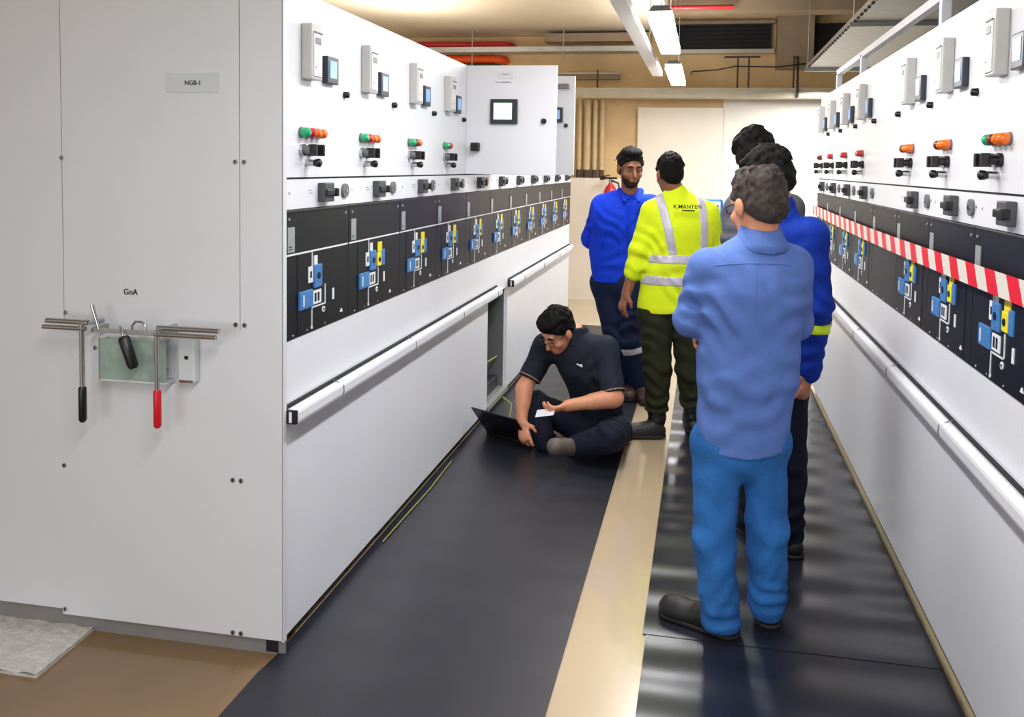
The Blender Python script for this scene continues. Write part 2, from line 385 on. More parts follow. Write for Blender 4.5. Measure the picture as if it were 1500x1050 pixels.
# ---------------------------------------------------------------- end cover of the left row and what hangs on it
RZ_END = -DL
e = thing('end_cover', 'large grey steel end cover closing the near end of the left cabinets', 'panel', O, RZ_END)
b = MB(); b.box(-1.9, .012, .006, .0115, .08, 2.25, 'seam'); b.build('backing_sheet', e)
b = MB()
b.box(-.8055, -.1435, 0, .006, 1.105, 2.25, 'white_end'); b.box(-.1405, .012, 0, .006, 1.105, 2.25, 'white_end'); b.box(-1.9, -.8085, 0, .006, 1.105, 2.25, 'white_end')
b.box(-.83, .012, 0, .006, .055, 1.105, 'white_end'); b.box(-1.9, -.83, 0, .006, .075, 1.105, 'white_end'); b.box(.008, .014, 0, .02, .05, 2.25, 'white_end')
b.build('cover_sheet', e)
b = MB(); b.box(-1.9, .012, .012, .0195, 0, .076, 'plinth_grey'); b.box(-.055, -.012, .009, .0195, .008, .05, 'seam'); b.build('plinth', e)
for (s_, z_) in ((.806, 1.67), (.157, 1.667), (.125, 1.667), (.8, 1.135), (.157, 1.125), (.125, 1.125), (.814, .594), (.17, .596), (.14, .596), (.82, .075), (.172, .066), (.142, .066), (.686, 1.018)):
    b = MB(); b.disc((-s_, 0, z_), (0, -1, 0), .008, .004, 'chrome', 12); b.box(-s_-.0015, -s_+.0015, -.0045, -.003, z_-.006, z_+.006, 'seam'); b.build('bolt', e)
b = MB(); b.box(-.408, -.215, -.002, 0, 1.893, 1.958, 'clearplate'); np_ = b.build('name_plate', e)
text('plate_text', 'NGB-1', .021, 'black', np_, Matrix.Translation((-.308, -.0026, 1.925)) @ TXT)
text('marking_text', 'GnA', .028, 'black', e, Matrix.Translation((-.548, -.001, 1.217)) @ TXT)

t = thing('tool_holder', 'greenish clear pocket and bracket screwed to the grey end cover', 'holder', O, RZ_END)
b = MB(); b.box(-.64, -.37, -.075, -.066, 1.088, 1.104, 'galv', .002); b.box(-.64, -.632, -.075, 0, 1.088, 1.104, 'galv'); b.box(-.378, -.37, -.075, 0, 1.088, 1.104, 'galv'); b.build('bracket', t)
b = MB(); b.box(-.634, -.382, -.05, -.045, .925, 1.065, 'acrylic', .002); b.box(-.634, -.382, -.05, 0, .92, .926, 'clearplate'); b.box(-.634, -.628, -.05, 0, .92, 1.06, 'acrylic'); b.box(-.634, -.382, -.004, 0, .93, 1.065, 'clearplate'); b.box(-.43, -.385, -.04, -.03, .965, .972, 'chrome'); b.box(-.58, -.5, -.04, -.03, 1.01, 1.016, 'slot'); b.build('document_pocket', t)
b = MB(); b.box(-.352, -.29, -.03, 0, .925, 1.085, 'clearplate', .006); b.box(-.326, -.314, -.032, -.028, 1.005, 1.017, 'black'); b.box(-.345, -.295, -.034, -.028, .927, .935, 'chrome'); b.build('side_box', t)
b = MB(); b.tube([(-.49, -.07, 1.1), (-.49, -.07, 1.118), (-.478, -.07, 1.132), (-.455, -.07, 1.132), (-.44, -.07, 1.118), (-.44, -.07, 1.1)], .004, 'chrome', 8); b.build('wire_staple', t)

def crank(label, sv, s0, s1, zbar, zg, zb, grip):
    c = thing('crank_handle', label, 'tool', O, RZ_END, 'crank handles on the end cover')
    lo, hi = min(s0, s1), max(s0, s1)
    b = MB(); b.tube([(-s0, -.085, zbar+.006), (-s1, -.085, zbar+.006)], .009, 'chrome', 12); b.tube([(-s0, -.1, zbar-.012), (-s1, -.1, zbar-.012)], .008, 'chrome', 12); b.build('cross_bar', c)
    b = MB(); b.tube([(-sv, -.1, zbar), (-sv, -.1, zg)], .008, 'chrome', 12); b.build('shaft', c)
    b = MB(); b.tube([(-sv, 0, zbar), (-sv, -.1, zbar)], .006, 'chrome', 10); b.build('mounting_peg', c)
    b = MB(); b.lathe((-sv, -.1, zg+.005), (0, 0, -1), [(0, .009), (.006, .0125), (zg-zb-.008, .0125), (zg-zb, .007)], grip, 14); b.build('grip', c)
    return c
crank('steel crank handle with black grip hanging on the end cover', .655, .80, .64, 1.117, .905, .785, 'black')
crank('steel crank handle with red grip hanging on the end cover', .378, .385, .165, 1.113, .912, .785, 'grip_red')
h = thing('hook_key', 'short black padded hook key slanting over the greenish pocket', 'tool', O, RZ_END)
b = MB(); b.tube([(-.53, -.075, 1.112), (-.518, -.085, 1.105), (-.51, -.09, 1.085)], .004, 'chrome', 8); b.build('hook', h)
b = MB(); b.lathe((-.508, -.09, 1.085), (.036, 0, -.1), [(0, .014), (.01, .019), (.1, .017), (.112, .012)], 'black', 14); b.build('grip', h)
b = MB(); b.tube([(-.64, -.07, 1.18), (-.612, -.072, 1.1)], .006, 'chrome', 10); tag(b.build('steel_rod'), 'short bright steel rod leaning up out of the bracket', 'tool'); o = bpy.data.objects['steel_rod']; o.location = O; o.rotation_euler = (0, 0, RZ_END)

# ---------------------------------------------------------------- guard rails along the fronts
def rail(label, loc, rz, x0, x1, cap):
    g = thing('guard_rail', label, 'rail', loc, rz, 'white guard rails along the cabinets')
    b = MB(); b.box(x0, x1, -.052, -.006, .792, .842, 'white', .012); b.build('rail_profile', g)
    b = MB(); b.box(x0, x1, -.01, -.0005, .842, .852, 'seam'); b.build('rubber_seal', g)
    if cap: b = MB(); b.box(x0-.012, x0, -.05, -.002, .794, .842, 'black', .004); b.box(x0-.014, x0-.01, -.034, -.024, .8, .836, 'white'); b.build('end_cap', g)
    k = x0+.35
    while k < x1:
        b = MB(); b.tube([(k, -.008, .852), (k, -.03, .8435), (k, -.053, .832), (k, -.0545, .81), (k, -.05, .795)], .0018, 'greyplastic', 6); b.build('clip', g); k += .8
    return g
rail('white guard rail along the near half of the row', O, R(90)-DL, .03, 2.92, True)
rail('white guard rail along the far half of the row', O, R(90)-DL, 3.27, 6.1, True)
rail('white guard rail along the front of the row', Vector((XR, 6.41, 0)), R(-90), 0, 4.73, False)

# ---------------------------------------------------------------- barrier tape on the right row
def tape_mat():
    m = mat('red_white_tape', sr(225, 20, 40), .35); nt = m.node_tree; bs = nt.nodes['Principled BSDF']
    tc = nt.nodes.new('ShaderNodeTexCoord'); sp = nt.nodes.new('ShaderNodeSeparateXYZ'); nt.links.new(tc.outputs['Object'], sp.inputs[0])
    def mth(op, a, bb):
        n = nt.nodes.new('ShaderNodeMath'); n.operation = op
        for i, q in enumerate((a, bb)):
            if isinstance(q, (int, float)): n.inputs[i].default_value = q
            else: nt.links.new(q, n.inputs[i])
        return n.outputs[0]
    k = mth('ADD', sp.outputs['Y'], mth('MULTIPLY', sp.outputs['Z'], -.6))
    k = mth('FRACT', mth('ADD', mth('DIVIDE', k, .178), 0.35), 0)
    k = mth('GREATER_THAN', k, .5)
    mx = nt.nodes.new('ShaderNodeMix'); mx.data_type = 'RGBA'
    nt.links.new(k, mx.inputs[0]); mx.inputs[6].default_value = (*sr(222, 216, 205), 1); mx.inputs[7].default_value = (*sr(228, 20, 40), 1)
    nt.links.new(mx.outputs[2], bs.inputs['Base Color']); return m
M['tape'] = tape_mat()
b = MB(); vs = []; fs = []; n = 60
pathp = []
for k in range(n+1):
    y = 1.68+(6.43-1.68)*k/n
    t_ = (y-1.68)/4.75
    pathp.append((XR-.03, y, 1.372-.018*math.sin(PI*t_)+.01*t_))
pathp += [(XR-.02, 6.445, 1.372), (XR+.1, 6.445, 1.366), (XR+.25, 6.44, 1.36)]
for x, y, z in pathp:
    hw = .034
    vs += [(x, y, z-hw), (x, y, z+hw), (x-.0012, y+.0003, z+hw), (x-.0012, y+.0003, z-hw)]
for k in range(len(pathp)-1):
    for j in range(4): fs.append((k*4+j, k*4+(j+1) % 4, k*4+4+(j+1) % 4, k*4+4+j))
b.add(vs, fs, 'tape'); tag(b.build('barrier_tape'), 'red and white striped barrier tape stretched across the right cabinets', 'tape')

# ---------------------------------------------------------------- above the right row
g = thing('top_guard_frame', 'white square tube frame standing on top of the right cabinets', 'rail', (XR+.03, 5.79, 2.222))
for y in (0, -.87, -2.48): b = MB(); b.box(-.018, .018, y-.018, y+.018, 0, .12, 'white', .003); b.build('post', g)
b = MB(); b.box(-.018, .018, -4.1, .02, .1, .136, 'white', .003); b.build('top_bar', g)
g = thing('perforated_tray', 'wide grey cable tray with notched edge hanging above the right row', 'cable tray', (1.02, 1, 2.75))
b = MB(); b.box(0, .62, 0, 8.1, 0, .004, 'galv'); b.box(0, .004, 0, 8.1, 0, .05, 'galv'); b.box(.616, .62, 0, 8.1, 0, .1, 'galv')
for k in range(60):
    b.box(-.004, .012, .1+k*.13, .15+k*.13, -.003, .012, 'seam')
b.build('tray_sheet', g)
for y in (2.6, 5.2, 7.9):
    b = MB(); b.box(-.03, .66, y, y+.04, -.035, -.002, 'galv'); b.tube([(.0, y+.02, -.02), (.0, y+.02, 1.1)], .006, 'galv', 8); b.tube([(.63, y+.02, -.02), (.63, y+.02, 1.1)], .006, 'galv', 8); b.build('hanger', g)

# ---------------------------------------------------------------- lights of the room, with added fill
def luminaire(label, x, y0, y1, z, power, visible=True):
    g = thing('pendant_light', label, 'lamp', (x, (y0+y1)/2, z), 0, 'fluorescent lights above the aisle')
    L = (y1-y0)/2
    b = MB(); b.poly([(-.05, -L, .07), (.05, -L, .07), (.072, -L, .041), (-.072, -L, .041)], 'lamp_body', (0, 2*L, 0)); b.build('housing', g)
    b = MB(); b.box(-.075, .075, -L, L, -.012, .04, 'lamp', .004); b.build('diffuser', g)
    for q in (-L*.8, L*.8): b = MB(); b.tube([(0, q, .07), (0, q, 1.24)], .0022, 'galv', 6); b.build('suspension_rod', g)
    b = MB(); b.poly([(-.045, -L, .072), (.045, -L, .072), (.07, -L, .036), (-.07, -L, .036)], 'greyplastic', (0, -.015, 0)); b.build('end_cap', g)
    return g
luminaire('lit fluorescent light, the nearer and larger one hanging above the aisle', -.305, 5.1, 6.63, 2.6, 0)
luminaire('lit fluorescent light, the farther and smaller one near the back wall', -.325, 7.67, 9.15, 2.6, 0)
def area(name, loc, sx, sy, power, col=(.985, .99, 1), rot=(0, 0, 0)):
    l = bpy.data.lights.new(name, 'AREA'); l.shape = 'RECTANGLE'; l.size = sx; l.size_y = sy; l.energy = power; l.color = col
    o = bpy.data.objects.new(name, l); COL.objects.link(o); o.location = loc; o.rotation_euler = rot; return o
area('aisle_tube_light', (-.3, 5.86, 2.58), .14, 1.5, 42)
area('aisle_tube_light', (-.32, 8.4, 2.58), .14, 1.5, 42)
area('aisle_tube_light', (-.3, 3.2, 2.62), .14, 1.5, 48)
area('aisle_tube_light', (-.3, .6, 2.62), .14, 1.5, 55)
for yy, en in ((8.4, 28), (5.86, 44), (3.2, 40), (.6, 30)): area('lamp_uplight', (-.3, yy, 2.74), .1, 1.4, en, (1, .97, .93), (PI, 0, 0))
area('added_end_fill', (-2.2, -3.6, 1.6), 2.6, 2.2, 72, (.97, .98, 1), (R(90), 0, 0))  # unseen fill added behind the camera to brighten the end cover
area('aisle_tube_light', (-.3, -2., 2.62), .14, 1.5, 60)
area('rear_bay_light', (1.3, 9.2, 2.6), .14, 1.2, 75)
for yy in (4.8, 7.6): area('added_ceiling_fill', (-3.1, yy, 2.6), .3, 1.5, 52, (1, .96, .9), (PI, 0, 0))  # unseen uplights added behind the left row to brighten the ceiling

# long white trunking beside the lamps
g = thing('lighting_trunking', 'long white trunking running along beside the ceiling lights', 'trunking', (-.52, 0, 2.62))
b = MB(); b.box(-.05, .05, 1, 8.5, 0, .06, 'trunk', .004); b.build('channel', g)
for y in (2.5, 4.9, 7.3): b = MB(); b.tube([(0, y, .06), (0, y, .718)], .005, 'galv', 8); b.build('suspension_rod', g)

# ---------------------------------------------------------------- services near the back wall
g = thing('cable_tray', 'pale cable tray spanning the whole back wall below the lamps', 'cable tray', (0, 10.0, 2.53))
b = MB(); b.box(-1.62, 1.45, -.02, .2, 0, .004, 'trayside'); b.box(-1.62, 1.45, -.024, -.02, 0, .11, 'trayside'); b.box(-1.62, 1.45, -.03, -.018, .1, .115, 'trayside'); b.box(-1.62, 1.45, -.03, -.018, -.006, .006, 'pipe_tan'); b.build('tray_channel', g)
for x in (.34, .47, .99, -1.35): b = MB(); b.tube([(x, .05, 0), (x, .05, .5 if x > 0 else .34)], .01, 'duct', 8); b.build('hanger', g)
b = MB(); b.box(.18, .6, .03, .07, .48, .5, 'duct'); b.build('cross_bracket', g)
g = thing('cable_tray', 'thin grey cable tray at the upper left below the ceiling', 'cable tray', (0, 9.75, 3.06))
b = MB(); b.box(-3.6, -.75, 0, .25, 0, .008, 'galv'); b.box(-3.6, -.75, -.006, 0, 0, .06, 'galv'); b.build('tray_channel', g)
for x in (-1.75, -2.9): b = MB(); b.tube([(x, .1, -.15), (x, .1, .28)], .008, 'galv', 8); b.build('hanger', g)
b = MB(); b.box(-2.0, -.7, 9.9, 10.15, 3.2, 3.3, 'brownbeam'); tag(b.build('roof_beam'), 'brown-grey beam under the ceiling at the upper middle left', 'beam')
def pipe(name, label, pts, r, m, group=None):
    b = MB(); b.tube(pts, r, m, 14); return tag(b.build(name), label, 'pipe', group)
pipe('pipe', 'red pipe just above the thin grey tray at upper left', [(-3.8, 10.1, 3.20), (-2.55, 10.1, 3.20), (-2.5, 10.2, 3.20), (-2.5, 10.41, 3.2)], .042, 'redpipe')
pipe('pipe', 'orange pipe just below the thin grey tray at upper left', [(-3.8, 10.2, 3.03), (-2.65, 10.2, 3.03), (-2.6, 10.3, 3.03), (-2.6, 10.41, 3.03)], .05, 'orangepipe')
pipe('pipe', 'dull green pipe just above the top of the open cabinet door', [(-3.8, 10.2, 2.93), (-2.65, 10.2, 2.93), (-2.62, 10.41, 2.93)], .04, 'greenpipe')
b = MB(); b.box(-3.4, -2.75, 10.38, 10.4, 2.9, 3.16, 'duct'); tag(b.build('wall_recess_panel'), 'dark brown recessed panel behind the coloured pipes', 'panel')
for k, (x, r, lab) in enumerate(((-1.6, .03, 'leftmost tan conduit dropping down the back wall beside the open doors'), (-1.5, .045, 'fattest tan conduit dropping down the back wall, second of the row'), (-1.4, .03, 'tan conduit dropping down the back wall, third of the row'), (-1.31, .03, 'rightmost tan conduit dropping down the back wall'))):
    b = MB(); b.tube([(x, 10.3, 1.62), (x, 10.3, 2.53)], r, 'pipe_tan', 14); b.tube([(x, 10.3, 1.535), (x, 10.3, 1.64)], r+.004, 'duct', 14); tag(b.build('conduit'), lab, 'pipe', 'conduits on the back wall')
b = MB(); b.box(-1.9, -1.1, 10.25, 10.35, 2.78, 2.84, 'brownbeam'); b.box(-1.9, -1.1, 10.2, 10.3, 2.84, 2.86, 'trayside'); tag(b.build('wall_bracket'), 'short pale bracket on the back wall above the conduits', 'bracket')
# upper right: louvre opening, column, beams, red pipes
g = thing('louvre_opening', 'long black louvre opening high on the back wall', 'vent', (0, 10.36, 3.3))
b = MB(); b.box(-.47, .74, -.03, .03, -.15, .16, 'seam'); b.build('dark_opening', g)
b = MB(); b.box(-.5, .78, -.06, .03, -.2, -.15, 'trayside'); b.box(-.5, .78, -.06, .03, .16, .2, 'brownbeam'); b.box(-.5, -.47, -.06, .03, -.2, .2, 'brownbeam'); b.build('frame', g)
for k in range(6): b = MB(); b.box(-.47, .74, -.05, -.02, -.13+k*.05, -.125+k*.05, 'dark'); b.build('slat', g)
b = MB(); b.box(1.24, 1.9, 10.3, 10.38, 3.05, 3.45, 'seam'); tag(b.build('vent_grille'), 'small black vent opening high at the back, beside the hanging cable tray', 'vent')
b = MB(); b.box(.8, 1.22, 10.1, 10.4, 2.9, 3.85, 'brownbeam', .01); tag(b.build('concrete_corbel'), 'brown-grey concrete block high on the back wall beside the black louvre', 'column')
b = MB(); b.box(-.46, 2.8, 9.3, 9.6, 3.42, 3.62, 'brownbeam'); tag(b.build('roof_beam'), 'brown-grey roof beam crossing above the black louvre', 'beam')
pipe('pipe', 'upper red pipe crossing the dark ceiling at the top right', [(0, 8.2, 3.36), (2.75, 8.2, 3.36)], .03, 'redpipe')
pipe('pipe', 'short red pipe beside the nearer ceiling light', [(-.47, 9.2, 3.45), (.25, 9.2, 3.45)], .026, 'redpipe')
b = MB(); b.tube([(-.22, 10.41, 2.85), (-.2, 9.9, 2.83), (.1, 9.9, 2.85), (.3, 9.9, 2.89), (.8, 9.9, 2.88), (1.1, 9.9, 2.92), (1.12, 10.41, 2.93)], .008, 'black', 6); tag(b.build('loose_cable'), 'thin black cable sagging across the back wall above the tray', 'cable')
b = MB(); b.tube([(1.02, 10.12, 3.02), (1.02, 9.95, 3.0), (1.03, 9.95, 2.53)], .015, 'duct', 8); tag(b.build('drop_rod'), 'short dark rod hanging beside the end of the grey tray', 'rod')

# fire extinguisher
x, y, z = at(893, 300, 9.9)
g = thing('fire_extinguisher', 'red fire extinguisher with black handle on the back wall behind the blue-shirted man', 'fire extinguisher', (x, 9.95, 1.0))
b = MB(); b.lathe((0, 0, 0), (0, 0, 1), [(0, .07), (.01, .08), (.38, .08), (.43, .06), (.47, .025), (.49, .02)], 'exting', 20); b.build('cylinder', g)
b = MB(); b.disc((0, 0, .49), (0, 0, 1), .022, .04, 'chrome', 12); b.box(-.13, .08, -.014, .014, .53, .555, 'black', .006, Matrix.Rotation(R(0), 4, 'Y')); b.tube([(-.13, 0, .54), (-.07, 0, .545)], .026, 'black', 10); b.box(.0, .11, -.01, .01, .56, .575, 'black', .004, Matrix.Translation((0, 0, .0)) @ Matrix.Rotation(R(-12), 4, 'Y')); b.build('handle', g)
b = MB(); b.tube([(.02, 0, .51), (.1, -.02, .48), (.12, -.03, .35), (.1, -.03, .2)], .012, 'black', 8); b.build('hose', g)
b = MB(); b.box(-.1, .1, .07, .155, .2, .23, 'galv'); b.build('wall_bracket', g)

# blue test set behind the hi-vis man
p = at(1034, 292, 7.2)
g = thing('test_cabinet', 'bright blue framed test cabinet with white console behind the hi-vis man', 'equipment', (p[0], 7.2, 0))
b = MB(); b.box(-.13, .15, 0, .3, .06, 1.1, 'bluekit', .02); b.build('cabinet_body', g)
b = MB(); b.box(-.13, .15, .02, .08, 1.1, 1.41, 'bluekit', .025); b.build('console_frame', g)
b = MB(); b.box(-.11, .13, .008, .03, 1.17, 1.39, 'kitface', .01); b.box(.03, .11, .004, .02, 1.345, 1.36, 'black'); b.box(.06, .12, .004, .02, 1.285, 1.297, 'black'); b.box(.08, .12, .004, .02, 1.2, 1.23, 'black'); b.build('console_face', g)
for (sx, sy) in ((-.1, .05), (.12, .05), (-.1, .25), (.12, .25)): b = MB(); b.disc((sx-.01, sy, .03), (1, 0, 0), .03, .02, 'black', 14); b.box(sx-.015, sx+.015, sy-.01, sy+.01, .03, .065, 'galv'); b.build('caster', g)

# ---------------------------------------------------------------- things on the floor
b = MB(); nx, ny = 24, 16; vs = []; fs = []
crn = [Vector((-3.05, 2.43, 0)), Vector((-2.09, 2.478, 0)), Vector((-2.07, 2.19, 0)), Vector((-3.0, 2.19, 0))]
for j in range(ny+1):
    for i in range(nx+1):
        a = crn[0].lerp(crn[1], i/nx); c = crn[3].lerp(crn[2], i/nx); q = a.lerp(c, j/ny)
        vs.append((q.x, q.y, .012+.008*math.sin(i*2.1)*math.sin(j*2.6)))
for j in range(ny):
    for i in range(nx):
        k = j*(nx+1)+i; fs.append((k, k+1, k+nx+2, k+nx+1))
M['foil'] = mat('bubble_wrap', sr(205, 203, 198), .3, .1, .12, 25, .5, 60)
b.add(vs, fs, 'foil', True); b.poly([crn[0], crn[1], crn[2], crn[3]], 'foil', (0, 0, .008)); tag(b.build('bubble_wrap'), 'crinkled whitish bubble wrap on the floor at the foot of the end cover', 'packaging')
g = thing('laptop', 'open black laptop on the mat, its lid back towards the camera', 'laptop', (-1.13, 4.75, .0055), R(-28))
b = MB(); b.box(-.18, .18, -.02, .23, 0, .018, 'black', .004); b.build('base', g)
b = MB(); b.box(-.16, .16, .04, .13, .0182, .0195, 'dark'); b.box(-.05, .05, .15, .21, .0182, .019, 'greyplastic'); b.build('keyboard', g)
b = MB(); b.box(-.18, .18, -.008, .0, 0, .23, 'black', .003); l_ = b.build('lid', g); l_.location = (0, -.012, .02); l_.rotation_euler = (R(38), 0, 0)
b = MB(); b.tube([(-1.345, 5.32, .05), (-1.29, 5.2, .13), (-1.22, 5.16, .1), (-1.22, 5.1, .012), (-1.3, 4.98, .011)], .005, 'earth', 8); tag(b.build('wire'), 'loose green-yellow wire curling out of the open cabinet onto the floor', 'wire')
b = MB(); b.tube([(-1.352, 3.3, .012), (-1.35, 3.6, .012), (-1.345, 3.9, .012), (-1.36, 4.3, .012)], .0032, 'earth', 6); tag(b.build('wire'), 'thin yellow wire lying along the foot of the row', 'wire')
b = MB(); b.box(.832, .838, 1.7, 6.4, .006, .018, 'edging'); tag(b.build('edge_strip'), 'thin yellowish edging strip along the foot of the row', 'trim strip')
# ---------------------------------------------------------------- people: bodies grown as one smooth implicit surface
V = lambda *a: np.array(a, float)
def nrm(v): v = np.asarray(v, float); return v/np.linalg.norm(v)
class Sdf:
    def __init__(s): s.ops = []; s.cuts = []; s.folds = []; s.balls = []
    def fold(s, c, d, f=110, a=.006, r=.09): s.folds.append((np.asarray(c, float), nrm(d), f, a, r)); return s     # a packet of creases across d near c
    def rc(s, a, b, ra, rb, k=.025, flat=None, sub=False):
        a = np.asarray(a, float); b = np.asarray(b, float); r = max(ra, rb)
        s.ops.append(('rc', a, b, ra, rb, k, flat, sub, np.minimum(a, b)-r, np.maximum(a, b)+r)); return s
    def chain(s, pts, rs, k=.025, flat=None):
        for i in range(len(pts)-1): s.rc(pts[i], pts[i+1], rs[i], rs[i+1], k, flat)
        return s
    def ell(s, c, r, ax=None, k=.02, sub=False):
        c = np.asarray(c, float); r = np.asarray(r, float); ax = np.eye(3) if ax is None else ax; m = r.max()
        s.ops.append(('el', c, r, ax, 0, k, None, sub, c-m, c+m)); return s
    def cut(s, p, n): s.cuts.append((np.asarray(p, float), nrm(n))); return s     # keeps the side n points away from
    def grid(s, h, disp):
        lo = np.min([o[8] for o in s.ops if not o[7]], 0)-3*h-.012; hi = np.max([o[9] for o in s.ops if not o[7]], 0)+3*h+.012
        n = np.ceil((hi-lo)/h).astype(int)+1
        xs = [lo[i]+h*np.arange(n[i]) for i in range(3)]
        D = np.full(n, .5, np.float32)
        for o in s.ops:
            k = o[5]; mg = k+3*h+.02
            i0 = np.maximum(((o[8]-mg-lo)/h).astype(int), 0); i1 = np.minimum(((o[9]+mg-lo)/h).astype(int)+2, n)
            if (i1 <= i0).any(): continue
            sl = tuple(slice(i0[q], i1[q]) for q in range(3))
            X = xs[0][sl[0]].astype(np.float32)[:, None, None]; Y = xs[1][sl[1]].astype(np.float32)[None, :, None]; Z = xs[2][sl[2]].astype(np.float32)[None, None, :]
            if o[0] == 'rc':
                a, b, ra, rb, flat = o[1], o[2], o[3], o[4], o[6]
                px, py, pz = X-a[0], Y-a[1], Z-a[2]; ba = b-a
                if flat is not None:
                    d, q = flat; g = (1/q-1)*(px*d[0]+py*d[1]+pz*d[2]); px = px+g*d[0]; py = py+g*d[1]; pz = pz+g*d[2]; ba = ba+(1/q-1)*(ba@d)*d
                t = np.clip((px*ba[0]+py*ba[1]+pz*ba[2])/max(ba@ba, 1e-9), 0, 1)
                d_ = np.sqrt((px-t*ba[0])**2+(py-t*ba[1])**2+(pz-t*ba[2])**2)-(ra+(rb-ra)*t)
                if flat is not None: d_ = d_*(.5+.5*flat[1])
            else:
                c, r, ax = o[1], o[2], o[3]; px, py, pz = X-c[0], Y-c[1], Z-c[2]
                k0 = 0; k1 = 0
                for q in range(3):
                    u = (px*ax[q][0]+py*ax[q][1]+pz*ax[q][2]); k0 = k0+(u/r[q])**2; k1 = k1+(u/r[q]**2)**2
                k0 = np.sqrt(k0); d_ = k0*(k0-1)/np.maximum(np.sqrt(k1), 1e-6)
            A = D[sl]
            if o[7]:
                hh = np.clip(.5-.5*(A+d_)/k, 0, 1); D[sl] = A*(1-hh)-d_*hh+k*hh*(1-hh)
            else:
                hh = np.clip(.5+.5*(A-d_)/k, 0, 1); D[sl] = A*(1-hh)+d_*hh-k*hh*(1-hh)
        X = xs[0].astype(np.float32)[:, None, None]; Y = xs[1].astype(np.float32)[None, :, None]; Z = xs[2].astype(np.float32)[None, None, :]
        if disp:
            amp, f = disp
            D += amp*(np.sin(f*(Z+.35*X+.2*Y)+2.1*np.sin(f*.31*(X-Y+.4*Z)))*np.sin(f*.43*(X+Y*.8-.3*Z)+1.7*np.sin(f*.27*Z))+.5*np.sin(f*1.9*(.6*Z-.5*X+.4*Y)+1.3*np.sin(f*.5*(X+Y))))
        for c, d, f, a_, r in s.folds:
            i0 = np.maximum(((c-2*r-lo)/h).astype(int), 0); i1 = np.minimum(((c+2*r-lo)/h).astype(int)+2, n)
            if (i1 <= i0).any(): continue
            x = X[i0[0]:i1[0]]-c[0]; y = Y[:, i0[1]:i1[1]]-c[1]; z = Z[:, :, i0[2]:i1[2]]-c[2]
            w_ = np.exp(-((x*x+y*y+z*z)/(r*r)).astype(np.float32)*1.4)
            ph = f*(x*d[0]+y*d[1]+z*d[2])+2.2*np.sin(13*(x+y)+9*z+c[0]*40)+1.5*np.sin(21*(y-x)+11*z+c[2]*9)
            D[i0[0]:i1[0], i0[1]:i1[1], i0[2]:i1[2]] += a_*w_*np.sin(ph)
        for c, r in s.balls: D = np.maximum(D, np.sqrt((X-c[0])**2+(Z-c[2])**2)-r)
        for p, nn in s.cuts:
            D = np.maximum(D, (X-p[0])*nn[0]+(Y-p[1])*nn[1]+(Z-p[2])*nn[2])
        return D, lo
    def build(s, name, m, parent, h=.006, disp=None, org=(0, 0, 0), smooth=1):
        D, lo = s.grid(h, disp)
        I = D < 0; n = np.array(D.shape)-1
        cnt = np.zeros(n, np.int8)
        for c in range(8):
            dx, dy, dz = c & 1, (c >> 1) & 1, (c >> 2) & 1
            cnt += I[dx:dx+n[0], dy:dy+n[1], dz:dz+n[2]]
        act = np.argwhere((cnt > 0) & (cnt < 8)); idx = np.full(n, -1, np.int64); idx[tuple(act.T)] = np.arange(len(act))
        acc = np.zeros((len(act), 3)); num = np.zeros(len(act))
        cv = [D[act[:, 0]+(c & 1), act[:, 1]+((c >> 1) & 1), act[:, 2]+((c >> 2) & 1)].astype(float) for c in range(8)]
        for a in range(8):
            for ax in range(3):
                if a & (1 << ax): continue
                bq = a | (1 << ax); va, vb = cv[a], cv[bq]; cr = (va < 0) != (vb < 0)
                t = np.where(cr, va/np.where(cr, va-vb, 1), 0)
                p = np.array([a & 1, (a >> 1) & 1, (a >> 2) & 1], float)[None, :].repeat(len(act), 0); p[:, ax] += t
                acc += p*cr[:, None]; num += cr
        vs = lo+(act+acc/num[:, None])*s_h(h)
        qs = []
        for ax in range(3):
            o1, o2 = (ax+1) % 3, (ax+2) % 3
            A = I; B = np.roll(I, -1, ax); dif = A != B
            sl = [slice(1, -1)]*3; sl[ax] = slice(0, -1); e = np.argwhere(dif[tuple(sl)])
            e = e+np.array([1 if q != ax else 0 for q in range(3)])
            if not len(e): continue
            d1 = np.zeros(3, int); d1[o1] = 1; d2 = np.zeros(3, int); d2[o2] = 1
            g = lambda w: idx[tuple(w.T)]
            q = np.stack([g(e), g(e-d1), g(e-d1-d2), g(e-d2)], 1)
            fl = I[tuple(e.T)]; q[~fl] = q[~fl][:, ::-1]; qs.append(q)
        q = np.concatenate(qs); q = q[(q >= 0).all(1)]
        vs = vs-np.asarray(org, float)
        for _ in range(smooth):           # light relaxation
            ed = np.concatenate([q[:, [0, 1]], q[:, [1, 2]], q[:, [2, 3]], q[:, [3, 0]]]); ac = np.zeros_like(vs); nn = np.zeros(len(vs))
            np.add.at(ac, ed[:, 0], vs[ed[:, 1]]); np.add.at(ac, ed[:, 1], vs[ed[:, 0]]); np.add.at(nn, ed[:, 0], 1); np.add.at(nn, ed[:, 1], 1)
            vs = .5*vs+.5*ac/np.maximum(nn, 1)[:, None]
        me = bpy.data.meshes.new(name); me.vertices.add(len(vs)); me.vertices.foreach_set('co', vs.astype(np.float32).ravel())
        me.loops.add(q.size); me.loops.foreach_set('vertex_index', q.astype(np.int32).ravel()); me.polygons.add(len(q))
        me.polygons.foreach_set('loop_start', np.arange(0, q.size, 4, dtype=np.int32)); me.update(calc_edges=True)
        me.polygons.foreach_set('use_smooth', np.ones(len(q), bool)); me.materials.append(M[m]); me.validate()
        o = bpy.data.objects.new(name, me); COL.objects.link(o); o.parent = parent
        return o
def s_h(h): return h

